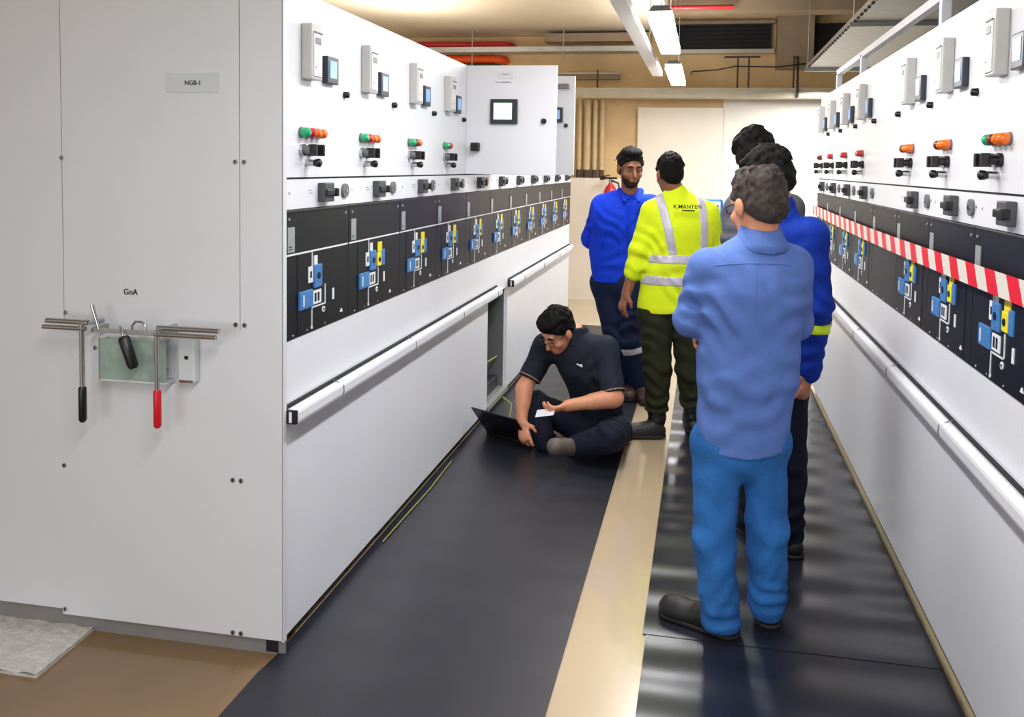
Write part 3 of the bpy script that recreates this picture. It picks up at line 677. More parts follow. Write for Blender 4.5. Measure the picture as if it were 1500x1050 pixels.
def axes(yaw, pitch=0., roll=0.):      # right, forward, up of something facing yaw, tipped down by pitch
    r = V(math.cos(yaw), math.sin(yaw), 0); f = V(-math.sin(yaw), math.cos(yaw), 0); u = V(0, 0, 1)
    f2 = f*math.cos(pitch)-u*math.sin(pitch); u2 = u*math.cos(pitch)+f*math.sin(pitch)
    r2 = r*math.cos(roll)+u2*math.sin(roll); u3 = -r*math.sin(roll)+u2*math.cos(roll)
    return np.array([r2, f2, u3])
def head_shape(s, c, A, neck, sc=1., nr=.054):
    p = lambda x, y, z: c+sc*(x*A[0]+y*A[1]+z*A[2])
    s.ell(p(0, -.012, .035), sc*V(.074, .093, .086), A, .03); s.ell(p(0, .03, -.045), sc*V(.058, .06, .075), A, .03)
    s.ell(p(0, .058, -.093), sc*V(.03, .026, .022), A, .02); s.rc(p(0, .086, 0), p(0, .106, -.04), .009*sc, .0135*sc, .012)
    s.rc(p(-.034, .078, .02), p(.034, .078, .02), .012*sc, .012*sc, .015); s.rc(p(-.018, .084, -.07), p(.018, .084, -.07), .007*sc, .007*sc, .01)
    for q in (-1, 1):
        s.ell(p(.03*q, .101, 0), sc*V(.016, .014, .011), A, .01, True)
        s.ell(p(.077*q, -.005, -.012), sc*V(.011, .02, .031), A, .008); s.ell(p(.04*q, .062, -.035), sc*V(.022, .02, .02), A, .02)
    s.rc(p(0, -.02, -.05), neck, nr, nr*1.12, .03)
def hair_cap(c, A, parent, org, m='hair', sc=1., grow=.010, front=.072, nape=-.085, disp=(.0018, 150), extra=None, tilt=None, balding=False, locks=70, lock_r=.012, seed=1):
    p = lambda x, y, z: c+sc*(x*A[0]+y*A[1]+z*A[2]); s = Sdf()
    g = grow
    s.ell(p(0, -.014, .036), sc*V(.074+g*.55, .093+g*.6, .086+g*1.5), A, .02); s.ell(p(0, -.045, -.02), sc*V(.062+g*.5, .06+g*.5, .06), A, .03)
    rg = random.Random(seed)
    for _ in range(locks):             # short overlapping locks give the hair its broken surface
        th = rg.uniform(0, 2*PI); ph = rg.uniform(.0, 1.4); v = V(math.sin(ph)*math.cos(th), math.sin(ph)*math.sin(th), math.cos(ph))
        e_ = V(.074+g*.45, .093+g*.5, .086+g*1.2); q0 = v*e_+V(0, -.014, .036); tg = V(math.cos(th)*math.cos(ph)+rg.uniform(-.5, .5), math.sin(th)*math.cos(ph)+rg.uniform(-.5, .5), -math.sin(ph)-.1)
        L = rg.uniform(.02, .038); q1 = q0+nrm(tg)*L-v*.002
        s.rc(p(*q0), p(*q1), lock_r*sc, lock_r*.35*sc, .006)
    for q in (-1, 1): s.rc(p(.071*q, .03, .03), p(.0705*q, .026, -.028), .012*sc, .007*sc, .012)
    if extra:
        for e_, r_ in extra: s.ell(p(*e_), sc*V(*r_), A, .02)
    a = p(0, .09, front); b2 = p(0, -.09, nape); d = nrm(a-b2); n_ = nrm(np.cross(d, A[0])); n_ = -n_ if n_@A[2] > 0 else n_
    s.cut((a+b2)/2+n_*.008, n_)
    s.ell(p(0, .125, -.012), sc*V(.062, .05, .083), A, .006, True)
    for q in (-1, 1): s.ell(p(.088*q, .004, -.02), sc*V(.03, .028, .034), A, .008, True)
    if balding: s.ell(p(0, -.025, .156), sc*V(.062, .075, .045), A, .02, True)
    return s.build('hair', m, parent, .005, disp, org)
def face_parts(c, A, parent, org, sc=1., beard=False, brows=True):
    p = lambda x, y, z: c+sc*(x*A[0]+y*A[1]+z*A[2])-org
    for q in (-1, 1):
        b = MB()
        def sph(cc, r, m):
            b.lathe(cc-A[1]*r, A[1], [(0, r*.05), (r*.13, r*.5), (r*.5, r*.87), (r, r), (r*1.5, r*.87), (r*1.87, r*.5), (r*2, r*.05)], m, 12)
        sph(p(.03*q, .0785, -.002), .0112*sc, 'eyewhite'); sph(p(.03*q, .0858, -.004), .0052*sc, 'hair'); b.build('eye', parent)
        if brows:
            b = MB(); b.tube([Vector(p(.013*q, .0925, .021)), Vector(p(.03*q, .0925, .026)), Vector(p(.048*q, .083, .02))], [.0045, .006, .003], 'hair', 8); b.build('eyebrow', parent)
    b = MB(); b.tube([Vector(p(-.022, .0855, -.07)), Vector(p(0, .0925, -.068)), Vector(p(.022, .0855, -.07))], [.002, .005, .002], 'lips', 8); b.build('mouth', parent)
    if beard:
        s = Sdf(); pp = lambda x, y, z: c+sc*(x*A[0]+y*A[1]+z*A[2])
        s.ell(pp(0, .03, -.05), sc*V(.0598, .0612, .0756), A, .02); s.ell(pp(0, .058, -.095), sc*V(.0325, .0285, .0245), A, .02)
        s.cut(pp(0, .06, -.05), A[2]*.8+A[1]*.45); s.build('beard', 'beard', parent, .005, (.0015, 250), org)
def hand(s, w, d, n, side, curl=.5, sc=1., spread=.1, point=False):
    d = nrm(d); n = nrm(n-(n@d)*d); bq = side*np.cross(d, n)
    s.chain([w-d*.03*sc, w+d*.012*sc], [.027*sc, .026*sc], .02, (n, .75))
    s.rc(w+d*.02*sc, w+d*.075*sc, .031*sc, .04*sc, .02, (n, .42))
    for i, L in enumerate((.072, .08, .075, .058)):
        base = w+d*.086*sc*(1 if i < 3 else .93)+bq*(.030-.0205*i)*sc; dd = nrm(d+bq*spread*(1.5-i)*.6); nn = n; q = curl*(.25 if point and i == 0 else 1.)
        pts = [base-dd*.01]; r = [.0095*sc]
        for sg, rr in ((.46, .0088), (.3, .008), (.24, .0072)):
            dd2 = dd*math.cos(q)+nn*math.sin(q); nn = nn*math.cos(q)-dd*math.sin(q); dd = dd2
            pts.append(pts[-1]+dd*L*sg*sc); r.append(rr*sc)
        s.chain(pts, r, .006)
    t0 = w+d*.022*sc+bq*.026*sc; t1 = t0+nrm(d*.6+bq*.7+n*.35)*.04*sc; t2 = t1+nrm(d*.9+bq*.25+n*.45)*.033*sc
    s.chain([t0, t1, t2], [.015*sc, .0108*sc, .008*sc], .012)
def shoe(heel, toe, parent, org, m, r=.043):
    s = Sdf(); heel = V(heel[0], heel[1], .045); toe = V(toe[0], toe[1], .036); d = nrm(toe-heel)
    s.rc(heel, toe-d*.03, r, r*1.02, .03); s.rc(heel+d*.03+V(0, 0, .035), heel+d*.08+V(0, 0, .02), .04, .036, .03); s.rc(toe-d*.06, toe-d*.02, r*.95, r*.85, .02)
    s.cut((0, 0, .008), (0, 0, -1)); o = s.build('shoe', m, parent, .006, None, org)
    so = Sdf(); so.rc(V(heel[0], heel[1], .015), V(toe[0], toe[1], .015)-d*.025, r+.004, r+.003, .01); so.cut((0, 0, .008), (0, 0, -1)); so.cut((0, 0, .026), (0, 0, 1)); so.build('shoe_sole', 'sole', o, .006, None, org)
    return o

M['hair'] = mat('black_hair', sr(15, 12, 12), .75, 0, .3, 60, .35, 220, .15)
M['hair_grey'] = mat('greying_hair', sr(64, 56, 54), .75, 0, .5, 40, .35, 220, .2); M['beard'] = mat('dark_stubble', sr(52, 36, 28), .85, 0, .25, 80, .2, 250, .1)
M['eyewhite'] = mat('eye_white', sr(120, 98, 88), .5)
M['lips'] = mat('lips', sr(140, 82, 72), .5)
def skin(name, *c): m = mat(name, sr(*c), .5, 0, .06, 30, .05, 200); m.node_tree.nodes['Principled BSDF'].inputs['Subsurface Weight'].default_value = .08; m.node_tree.nodes['Principled BSDF'].inputs['Subsurface Radius'].default_value = (.01, .004, .002); return m
M['skin_a'] = skin('skin_light_brown', 205, 140, 105); M['skin_b'] = skin('skin_mid_brown', 168, 108, 78); M['skin_c'] = skin('skin_brown', 132, 82, 56)
def cloth(name, c, var=.06, rough=.8, b=.25, bs=35): return mat(name, sr(*c), rough, 0, var, 14, b, bs, .25)
M['shirt_lb'] = cloth('light_blue_shirt', (86, 114, 180)); M['jeans'] = mat('blue_denim', sr(44, 102, 168), .85, 0, .28, 7, .3, 60, .2)
M['lime'] = cloth('lime_hi_vis', (214, 234, 28), .04); M['olive'] = cloth('dark_olive', (36, 38, 20)); M['royal'] = cloth('royal_blue', (6, 54, 200)); M['navy'] = cloth('dark_navy', (13, 24, 56))
M['coverall'] = cloth('coverall_blue', (8, 48, 150)); M['navy2'] = cloth('navy_trousers', (13, 17, 36)); M['charcoal'] = cloth('charcoal_shirt', (86, 86, 94)); M['polo'] = cloth('navy_polo', (29, 34, 46)); M['polo_edge'] = cloth('tan_edging', (150, 120, 95))
M['shoe_black'] = mat('black_leather', sr(17, 16, 17), .55, 0, .15, 30); M['shoe_grey'] = mat('worn_grey_shoe', sr(92, 82, 76), .6, 0, .25, 20); M['sole'] = mat('shoe_sole', sr(22, 21, 21), .7); M['shoe_brown'] = mat('brown_boot', sr(62, 42, 34), .5, 0, .15, 20)

def person(label, x, y):
    g = thing('person', label, 'person', (x, y, 0)); return g, V(x, y, 0)
def torso_skin(s, pel, chest, neck, shL, shR, k=.05):
    s.chain([pel, chest, neck-(neck-chest)*.15], [.085, .09, .05], k); s.rc(shL, shR, .045, .045, k)

# --- the man in the light blue shirt and jeans, nearest the camera, back to us, arms crossed
g, og = person('man nearest the camera in light blue shirt and jeans, back turned, arms crossed', .17, 2.9)
ya = R(18); A0 = axes(ya); dep = (A0[1], .66)
P = dict(pel=at(1086, 640, 2.93), waist=at(1096, 540, 2.93), chest=at(1101, 430, 2.93), neck=at(1113, 346, 2.94), shL=at(1034, 392, 2.9), shR=at(1163, 388, 2.98), elL=at(1011, 468, 2.92), wrL=at(1075, 474, 3.12), elR=at(1166, 474, 3.04), wrR=at(1052, 497, 3.06),
         hpL=at(1052, 655, 2.91), knL=at(1046, 790, 2.9), anL=at(1056, 912, 2.9), hpR=at(1119, 652, 2.96), knR=at(1124, 770, 2.98), anR=at(1124, 872, 3.0), head=at(1110, 299, 2.95))
AH = axes(R(34), R(12))
s = Sdf(); head_shape(s, P['head'], AH, P['neck'], 1.1); torso_skin(s, P['pel'], P['chest'], P['neck'], P['shL'], P['shR'])
s.chain([P['shL'], P['elL'], P['wrL']], [.04, .036, .027]); s.chain([P['shR'], P['elR'], P['wrR']], [.04, .036, .027])
hand(s, P['wrR'], at(1008, 501, 2.98)-P['wrR'], V(-.2, -1, .1), 1, .4); hand(s, P['wrL'], at(1130, 462, 3.14)-P['wrL'], V(0, -1, 0), -1, .4)
for q in 'LR': s.chain([P['hp'+q], P['kn'+q], P['an'+q]], [.06, .045, .035]); s.rc(P['pel'], P['hp'+q], .08, .06)
s.build('body', 'skin_a', g, .006, None, og)
hair_cap(P['head'], AH, g, og, 'hair_grey', 1.1, .010, .085, -.085, balding=True, locks=110, lock_r=.008)
s = Sdf(); s.chain([P['pel']+V(.0, 0, -.04), P['waist'], P['chest']], [.168, .172, .19], .05, dep); s.rc(P['chest'], P['neck']-V(0, 0, .05), .18, .085, .06, dep); s.rc(P['shL']+V(.02, 0, -.01), P['shR']+V(-.02, 0, -.01), .066, .066, .06)
s.chain([P['shL'], P['elL'], P['wrL']+(P['elL']-P['wrL'])*.1], [.066, .056, .046], .03); s.chain([P['shR'], P['elR'], P['wrR']+(P['elR']-P['wrR'])*.2], [.066, .056, .04], .03)
hz = P['pel']+V(.03, 0, -.045); s.balls.append((hz+V(0, 0, .27), .27)); s.balls[-1] = (hz+V(0, 0, .62), .62)

s.fold(at(1040, 455, 2.8), V(.5, 0, .8), 80, .011, .13); s.fold(at(1060, 520, 2.8), V(.35, 0, .9), 62, .008, .14); s.fold(at(1110, 585, 2.8), V(-.25, 0, .95), 58, .008, .16); s.fold(at(1150, 560, 2.85), V(-.4, 0, .9), 70, .009, .12); s.fold(at(1050, 610, 2.8), V(.2, 0, .95), 60, .007, .13); s.fold(at(1160, 450, 2.9), V(-.5, 0, .8), 85, .009, .11); s.fold(at(1010, 440, 2.86), V(.3, .2, .9), 90, .008, .08); s.fold(at(1105, 400, 2.85), V(.8, 0, .3), 45, .005, .14)
sho = s.build('shirt', 'shirt_lb', g, .006, (.0016, 34), og)
bpy.context.view_layer.update()
def back(px, py, off=.0):
    ok, lo_, nn_, ix = sho.ray_cast(Vector((0, 0, H))-Vector(og), (Vector(at(px, py, 2.9))-Vector((0, 0, H))).normalized()); return (lo_+nn_*off) if ok else Vector(at(px, py, 2.8)-og)
b = MB(); b.tube([back(x_, 386+.0009*(x_-1105)**2, .0005) for x_ in range(1046, 1162, 8)], .0022, 'shirt_lb', 6); b.build('yoke_seam', sho)
b = MB(); b.tube([back(1107, y_, .0005) for y_ in range(388, 470, 8)], [.002]*10+[.0006], 'shirt_lb', 6); b.build('back_pleat', sho)
s = Sdf(); nk = P['neck']; s.rc(nk-A0[1]*.005+V(0, 0, -.035), nk+A0[1]*.0+V(0, 0, .024), .099, .073, .02, (A0[1], .95)); s.cut(nk+V(0, 0, .04), A0[2]+A0[1]*-.25); s.cut(nk+V(0, 0, -.028), -A0[2]+A0[1]*.3); s.ell(nk+A0[1]*.09+V(0, 0, .03), V(.04, .05, .05), None, .02, True); s.build('collar', 'shirt_lb', g, .006, None, og)
s = Sdf()
for q in 'LR':
    s.chain([P['hp'+q], P['kn'+q], P['an'+q]], [.088 if q == 'L' else .082, .073, .068], .03)
s.rc(P['hpL']+V(0, 0, .02), P['hpR']+V(0, 0, .02), .098, .098, .04, dep); s.rc(P['pel'], P['pel']+V(0, 0, .06), .155, .15, .03, dep)
for q in 'LR': s.rc(P['an'+q], P['an'+q]+V(0, 0, -.045), .066, .062, .02)
s.cut((0, 0, .035), (0, 0, -1)); 
for q in 'LR':
    s.fold(P['kn'+q]+V(0, -.05, .02), V(.35, 0, .9), 66, .0045, .12); s.fold(P['an'+q]+V(0, -.04, .02), V(.3, 0, 1), 120, .008, .075); s.fold(P['an'+q]+V(-.03, -.03, .13), V(-.6, 0, .8), 80, .004, .1); s.fold(P['hp'+q]+V(0, -.05, -.08), V(.7, 0, .6), 62, .005, .11); s.fold((P['hp'+q]+P['kn'+q])/2+V(0, -.05, 0), V(.9, 0, .25), 55, .0035, .15); s.fold((P['an'+q]+P['kn'+q])/2+V(0, -.05, 0), V(.9, 0, -.3), 60, .0035, .14)
s.build('jeans', 'jeans', g, .006, (.0015, 36), og)
shoe(at(1064, 935, 2.9), (-.105, 2.99, 0), g, og, 'shoe_black', .046); shoe(at(1126, 905, 3.0), (.25, 3.25, 0), g, og, 'shoe_black', .046)
b = MB(); pc = lambda x, y, z: Vector(P['head']+x*AH[0]+y*AH[1]+z*AH[2]-og)
for q in (-1, 1):
    b.tube([pc(.076*q, -.01, .005), pc(.073*q, .05, .008), pc(.066*q, .1, .004)], .0022, 'black', 6)
    b.tube([pc(.066*q, .1, .004), pc(.03*q, .108, .016), pc(.006*q, .11, .002), pc(.03*q, .108, -.022), pc(.06*q, .1, -.016), pc(.066*q, .1, .004)], .002, 'black', 6)
b.build('glasses', g)

# --- the man in the lime high visibility shirt, back to us
g, og = person('man in lime yellow high visibility shirt with silver bands and olive trousers, back turned', -.19, 5.07)
ya = R(12); A0 = axes(ya); dep = (A0[1], .66)
P = dict(pel=at(982, 448, 5.06), waist=at(990, 395, 5.06), chest=at(997, 335, 5.06), neck=at(990, 284, 5.07), shL=at(956, 311, 5.04), shR=at(1036, 314, 5.12), elL=at(938, 368, 5.0), wrL=at(918, 428, 4.98), elR=at(1046, 385, 5.16), wrR=at(1030, 400, 5.36),
         hpL=at(960, 458, 5.03), knL=at(963, 540, 5.02), anL=at(962, 610, 5.03), hpR=at(1004, 458, 5.1), knR=at(1010, 540, 5.12), anR=at(1014, 606, 5.18), head=at(981, 254, 5.08))
AH = axes(R(24), R(6))
s = Sdf(); head_shape(s, P['head'], AH, P['neck'], 1.0); torso_skin(s, P['pel'], P['chest'], P['neck'], P['shL'], P['shR'])
s.chain([P['shL'], P['elL'], P['wrL']], [.045, .042, .03]); s.chain([P['shR'], P['elR'], P['wrR']], [.045, .04, .03])
hand(s, P['wrL'], at(909, 455, 4.96)-P['wrL'], V(.8, .5, 0), 1, .35, 1.05); hand(s, P['wrR'], V(-.6, .6, .1), V(0, -1, 0), -1, .5)
for q in 'LR': s.chain([P['hp'+q], P['kn'+q], P['an'+q]], [.065, .05, .04]); s.rc(P['pel'], P['hp'+q], .08, .065)
s.build('body', 'skin_c', g, .006, None, og)
hair_cap(P['head'], AH, g, og, 'hair', 1.0, .007, .08, -.08, locks=100, lock_r=.008, seed=2)
s = Sdf(); s.chain([P['pel']+V(0, 0, .0), P['waist'], P['chest']], [.207, .2, .215], .05, dep); s.rc(P['chest'], P['neck']-V(0, 0, .05), .2, .09, .06, dep); s.rc(P['shL']+V(.02, 0, 0), P['shR']+V(-.02, 0, 0), .075, .075, .06)
s.chain([P['shL'], P['elL'], P['elL']+(P['wrL']-P['elL'])*.5], [.076, .068, .06], .03); s.chain([P['shR'], P['elR'], P['wrR']+(P['elR']-P['wrR'])*.4], [.076, .066, .056], .03)
dl_ = nrm(P['wrL']-P['elL']); s.rc(P['neck']+V(0, 0, -.03), P['neck']+V(0, 0, .005), .082, .068, .02)
s.cut(P['pel']+V(0, 0, -.03), (.06, 0, -1)); 
s.fold(at(955, 360, 4.95), V(.6, 0, .7), 70, .009, .12); s.fold(at(975, 392, 4.9), V(-.3, 0, .95), 60, .008, .14); s.fold(at(935, 385, 4.95), V(.2, 0, .95), 85, .010, .09); s.fold(at(1020, 392, 4.95), V(.2, 0, .95), 70, .007, .12); s.fold(at(985, 428, 4.9), V(.3, 0, .9), 60, .007, .13)
HV = (.0016, 34); shirt_f = s.folds; shirt = s.build('high_visibility_shirt', 'lime', g, .007, HV, og)
def band(z0, z1, src, off=.004, amp=(.0045, 48)):     # a reflective strip following the shirt
    q = Sdf(); q.ops = list(src.ops); q.folds = list(shirt_f); q.cuts = [(V(0, 0, z1), V(0, 0, 1)), (V(0, 0, z0), V(0, 0, -1))]; return q
src = Sdf(); src.chain([P['pel']+V(0, 0, .0), P['waist'], P['chest']], [.207+.005, .2+.005, .215+.005], .05, dep); src.rc(P['chest'], P['neck']-V(0, 0, .05), .205, .095, .06, dep); src.rc(P['shL']+V(.02, 0, 0), P['shR']+V(-.02, 0, 0), .08, .08, .06)
zb = lambda py: at(985, py, 5.0)[2]
band(zb(385), zb(372), src).build('reflective_band', 'silver', g, .008, HV, og); band(zb(417), zb(403), src).build('reflective_band', 'silver', g, .008, HV, og)
for (pa, pb) in (((969, 295), (985, 372)), ((1032, 300), (1033, 372))):
    q = Sdf(); q.ops = list(src.ops); q.folds = list(shirt_f); a = at(*pa, 4.95); c2 = at(*pb, 4.95); d = nrm(c2-a); n_ = nrm(np.cross(d, A0[1]))
    q.cuts = [(a+n_*.027, n_), (a-n_*.027, -n_), (V(0, 0, zb(372)), V(0, 0, -1))]; q.build('reflective_brace', 'silver', g, .007, HV, og)
def on_surface(px, py, Y, nvec): return at(px, py, Y)
tm = Matrix.Translation(Vector(at(1007, 303, 4.885)-og)) @ Matrix.Rotation(ya, 4, 'Z') @ TXT
text('back_lettering', 'K.MANTEN', .034, 'olive', g, tm, .001)
tm = Matrix.Translation(Vector(at(1011, 309, 4.88)-og)) @ Matrix.Rotation(ya, 4, 'Z') @ TXT
b = MB(); b.box(-.035, .04, -.001, .001, -.004, .003, 'olive', mtx=Matrix.Translation(Vector(at(1008, 308.5, 4.885)-og)) @ Matrix.Rotation(ya, 4, 'Z')); b.build('back_lettering', g)
s = Sdf()
for q in 'LR': s.chain([P['hp'+q], P['kn'+q], P['an'+q]], [.105, .085, .068], .03)
s.rc(P['hpL']+V(0, 0, .0), P['hpR']+V(0, 0, .0), .105, .105, .04, dep); s.rc(P['pel'], P['pel']+V(0, 0, .1), .15, .14, .03, dep)
for q in 'LR': s.fold(P['kn'+q]+V(0, -.05, 0), V(.3, 0, .9), 70, .008, .14); s.fold(P['an'+q]+V(0, -.04, .08), V(.1, 0, 1), 95, .011, .11); s.fold(P['hp'+q]+V(0, -.06, -.1), V(.5, 0, .8), 60, .007, .13)
s.cut((0, 0, .17), (0, 0, -1)); s.build('trousers', 'olive', g, .007, (.0015, 36), og)
for an, toe in ((P['anL'], (-.44, 4.97, 0)), (P['anR'], (-.06, 5.42, 0))):
    s = Sdf(); s.rc(V(an[0], an[1], .1), V(an[0], an[1], .21), .056, .062, .02); s.build('boot_shaft', 'shoe_black', g, .007, (.003, 80), og); shoe((an[0]+.01, an[1]-.02, 0), toe, g, og, 'shoe_black', .05)

# --- the man in royal blue shirt facing us
g, og = person('bearded man in royal blue shirt facing the camera, hands behind his back', -.52, 5.9)
ya = R(193); A0 = axes(ya); dep = (A0[1], .66)
P = dict(pel=at(903, 408, 5.92), waist=at(903, 370, 5.92), chest=at(908, 320, 5.9), neck=at(923, 282, 5.89), shR=at(882, 301, 5.93), shL=at(953, 301, 5.86), elR=at(866, 349, 6.02), wrR=at(890, 378, 6.1), elL=at(962, 352, 5.95), wrL=at(925, 378, 6.1),
         hpR=at(887, 415, 5.93), knR=at(903, 500, 5.9), anR=at(922, 563, 5.93), hpL=at(921, 415, 5.89), knL=at(924, 500, 5.85), anL=at(938, 566, 5.86), head=at(923, 246, 5.83))
AH = axes(R(205), R(10))
s = Sdf(); head_shape(s, P['head'], AH, P['neck'], 1.1); torso_skin(s, P['pel'], P['chest'], P['neck'], P['shL'], P['shR'])
for q, w in (('L', 1), ('R', -1)):
    s.chain([P['sh'+q], P['el'+q], P['wr'+q]], [.045, .042, .032]); hand(s, P['wr'+q], (at(908, 382, 6.12)-P['wr'+q])+V(0, 0, -.02), V(0, 1, 0), w, .5)
    s.chain([P['hp'+q], P['kn'+q], P['an'+q]], [.065, .05, .04]); s.rc(P['pel'], P['hp'+q], .08, .065)
s.build('body', 'skin_c', g, .006, None, og)
hair_cap(P['head'], AH, g, og, 'hair', 1.1, .008, .08, -.07, extra=[((0, .02, .105), (.066, .07, .034))], seed=3, lock_r=.010)
face_parts(P['head'], AH, g, og, 1.1, True)
s = Sdf(); s.chain([P['pel']+V(0, 0, .0), P['waist'], P['chest']], [.18, .185, .205], .05, dep); s.rc(P['chest'], P['neck']-V(0, 0, .06), .19, .085, .06, dep); s.rc(P['shL'], P['shR'], .075, .075, .06)
for q in 'LR': s.chain([P['sh'+q], P['el'+q], P['el'+q]+(P['wr'+q]-P['el'+q])*.12], [.076, .072, .066], .03)
s.cut(P['pel']+V(0, 0, -.02), (0, 0, -1)); 
s.fold(at(890, 340, 5.7), V(.5, 0, .8), 65, .009, .14); s.fold(at(905, 385, 5.7), V(.1, 0, .98), 70, .009, .14); s.fold(at(868, 335, 5.9), V(.2, 0, .9), 80, .009, .1); s.fold(at(915, 330, 5.7), V(-.6, 0, .7), 60, .007, .12)
s.build('shirt', 'royal', g, .007, (.0016, 34), og)
s = Sdf(); nk = P['neck']
for q in (-1, 1): s.rc(nk+A0[0]*.075*q+V(0, 0, .012), nk+A0[0]*.05*q+A0[1]*.098+V(0, 0, -.058), .024, .017, .012); s.rc(nk+A0[0]*.07*q+V(0, 0, .0), nk+A0[0]*.02*q+A0[1]*.085+V(0, 0, -.035), .022, .014, .012)
s.rc(nk-A0[0]*.06-A0[1]*.03+V(0, 0, .01), nk+A0[0]*.06-A0[1]*.03+V(0, 0, .01), .025, .025, .02); s.build('collar', 'royal', g, .006, None, og)
sv = g.children[[o.name.split('.')[0] for o in g.children].index('shirt')]
def front(px, py, off=.0):       # nearest point of the shirt front seen there
    ok, lo_, nn_, ix = sv.ray_cast(Vector((0, 0, H))-Vector(og), (Vector(at(px, py, 5.9))-Vector((0, 0, H))).normalized()); return (lo_+nn_*off) if ok else Vector(at(px, py, 5.75)-og)
bpy.context.view_layer.update()
b = MB(); b.tube([front(921, yy, .003) for yy in range(302, 400, 8)], .009, 'royal', 6); b.build('button_placket', g)
q1 = front(950, 297, .004); b = MB(); b.box(-.03, .03, -.002, .002, -.009, .009, 'mwhite', mtx=Matrix.Translation(q1) @ Matrix.Rotation(ya+PI, 4, 'Z') @ Matrix.Rotation(R(-20), 4, 'X') @ Matrix.Rotation(R(-12), 4, 'Y')); b.build('chest_tag', g)
b = MB(); pk = [front(x_, y_, .002) for x_, y_ in ((884, 338), (908, 340), (907, 366), (884, 363))]; b.tube(pk+pk[:1], .004, 'royal', 6); b.build('chest_pocket', g)
s = Sdf()
for q in 'LR': s.chain([P['hp'+q], P['kn'+q], P['an'+q]], [.105, .085, .07], .03)
s.rc(P['hpL'], P['hpR'], .11, .11, .04, dep); s.rc(P['pel'], P['pel']+V(0, 0, .06), .168, .155, .03, dep); s.cut((0, 0, .06), (0, 0, -1)); s.fold(P['knR']+V(0, -.06, 0), V(.3, 0, .9), 65, .008, .15); s.fold(P['knL']+V(0, -.06, .1), V(-.3, 0, .9), 65, .008, .15); s.build('trousers', 'navy', g, .008, (.0016, 36), og)
for q in 'LR':
    a = P['kn'+q]; c2 = P['an'+q]; d = nrm(c2-a); s = Sdf(); s.rc(a+d*.03, a+d*.09, .0885, .086, .01); s.cut(a+d*.035, -d); s.cut(a+d*.085, d); s.build('reflective_band', 'silver', g, .008, None, og)
shoe(P['anR']+V(0, .03, 0), P['anR']+V(.02, -.2, 0), g, og, 'shoe_brown', .048); shoe(P['anL']+V(0, .03, 0), P['anL']+V(.06, -.19, 0), g, og, 'shoe_brown', .048)

# --- the man in the blue coverall behind the nearest man
g, og = person('man in blue coverall with yellow sleeve band, half hidden behind the nearest man', .36, 3.62)
ya = R(35); A0 = axes(ya); dep = (A0[1], .68)
P = dict(pel=at(1140, 545, 3.64), waist=at(1142, 480, 3.63), chest=at(1146, 390, 3.62), neck=at(1142, 305, 3.62), shL=at(1108, 345, 3.72), shR=at(1186, 345, 3.55), elR=at(1193, 450, 3.53), wrR=at(1183, 546, 3.56), elL=at(1090, 450, 3.8), wrL=at(1095, 520, 3.95),
         hpL=at(1120, 570, 3.7), knL=at(1110, 680, 3.72), anL=at(1104, 775, 3.74), hpR=at(1152, 572, 3.6), knR=at(1154, 690, 3.6), anR=at(1153, 785, 3.6), head=at(1126, 262, 3.63))
AH = axes(R(60), R(18))
s = Sdf(); head_shape(s, P['head'], AH, P['neck'], 1.03); torso_skin(s, P['pel'], P['chest'], P['neck'], P['shL'], P['shR'])
for q in 'LR':
    s.chain([P['sh'+q], P['el'+q], P['wr'+q]], [.045, .042, .032]); s.chain([P['hp'+q], P['kn'+q], P['an'+q]], [.06, .05, .04]); s.rc(P['pel'], P['hp'+q], .08, .06)
hand(s, P['wrR'], at(1176, 585, 3.52)-P['wrR'], V(-.7, .6, 0), -1, .4, 1.0); hand(s, P['wrL'], V(-.1, .1, -1), V(.7, .3, 0), 1, .4)
s.build('body', 'skin_b', g, .006, None, og)
hair_cap(P['head'], AH, g, og, 'hair', 1.03, .014, .05, -.09, disp=(.003, 95), extra=[((0, .06, .09), (.06, .05, .03))], seed=4, locks=120, lock_r=.013)
s = Sdf(); s.chain([P['pel']+V(0, 0, -.03), P['waist'], P['chest']], [.165, .165, .185], .05, dep); s.rc(P['chest'], P['neck']-V(0, 0, .05), .18, .085, .06, dep); s.rc(P['shL'], P['shR'], .07, .07, .06)
for q in 'LR': s.chain([P['sh'+q], P['el'+q], P['wr'+q]+V(0, 0, .01)], [.078, .074, .056], .03)
s.rc(P['neck']+V(0, 0, -.03), P['neck']+V(0, 0, .01), .08, .066, .02)
s.fold(P['elR'], V(.2, 0, .95), 75, .010, .13); s.fold(P['wrR']+V(0, 0, .1), V(.1, 0, 1), 85, .009, .1); s.fold((P['shR']+P['elR'])/2, V(-.5, 0, .8), 65, .008, .12); s.fold(P['shR']+V(-.05, -.1, -.05), V(.7, 0, .5), 60, .006, .12)
s.cut(P['pel']+V(0, 0, -.06), (0, 0, -1)); s.build('jacket', 'coverall', g, .007, (.0016, 36), og)
s = Sdf()
for q in 'LR': s.chain([P['hp'+q], P['kn'+q], P['an'+q]], [.092, .078, .07], .03)
s.rc(P['hpL'], P['hpR'], .1, .1, .04, dep); s.rc(P['pel'], P['pel']+V(0, 0, .05), .14, .13, .03, dep)
for q in 'LR': s.fold(P['kn'+q]+V(0, -.05, 0), V(.3, 0, .9), 70, .008, .14); s.fold(P['an'+q]+V(0, -.04, .08), V(.1, 0, 1), 95, .010, .11)
s.cut((0, 0, .05), (0, 0, -1)); s.build('trousers', 'navy2', g, .008, (.0016, 36), og)
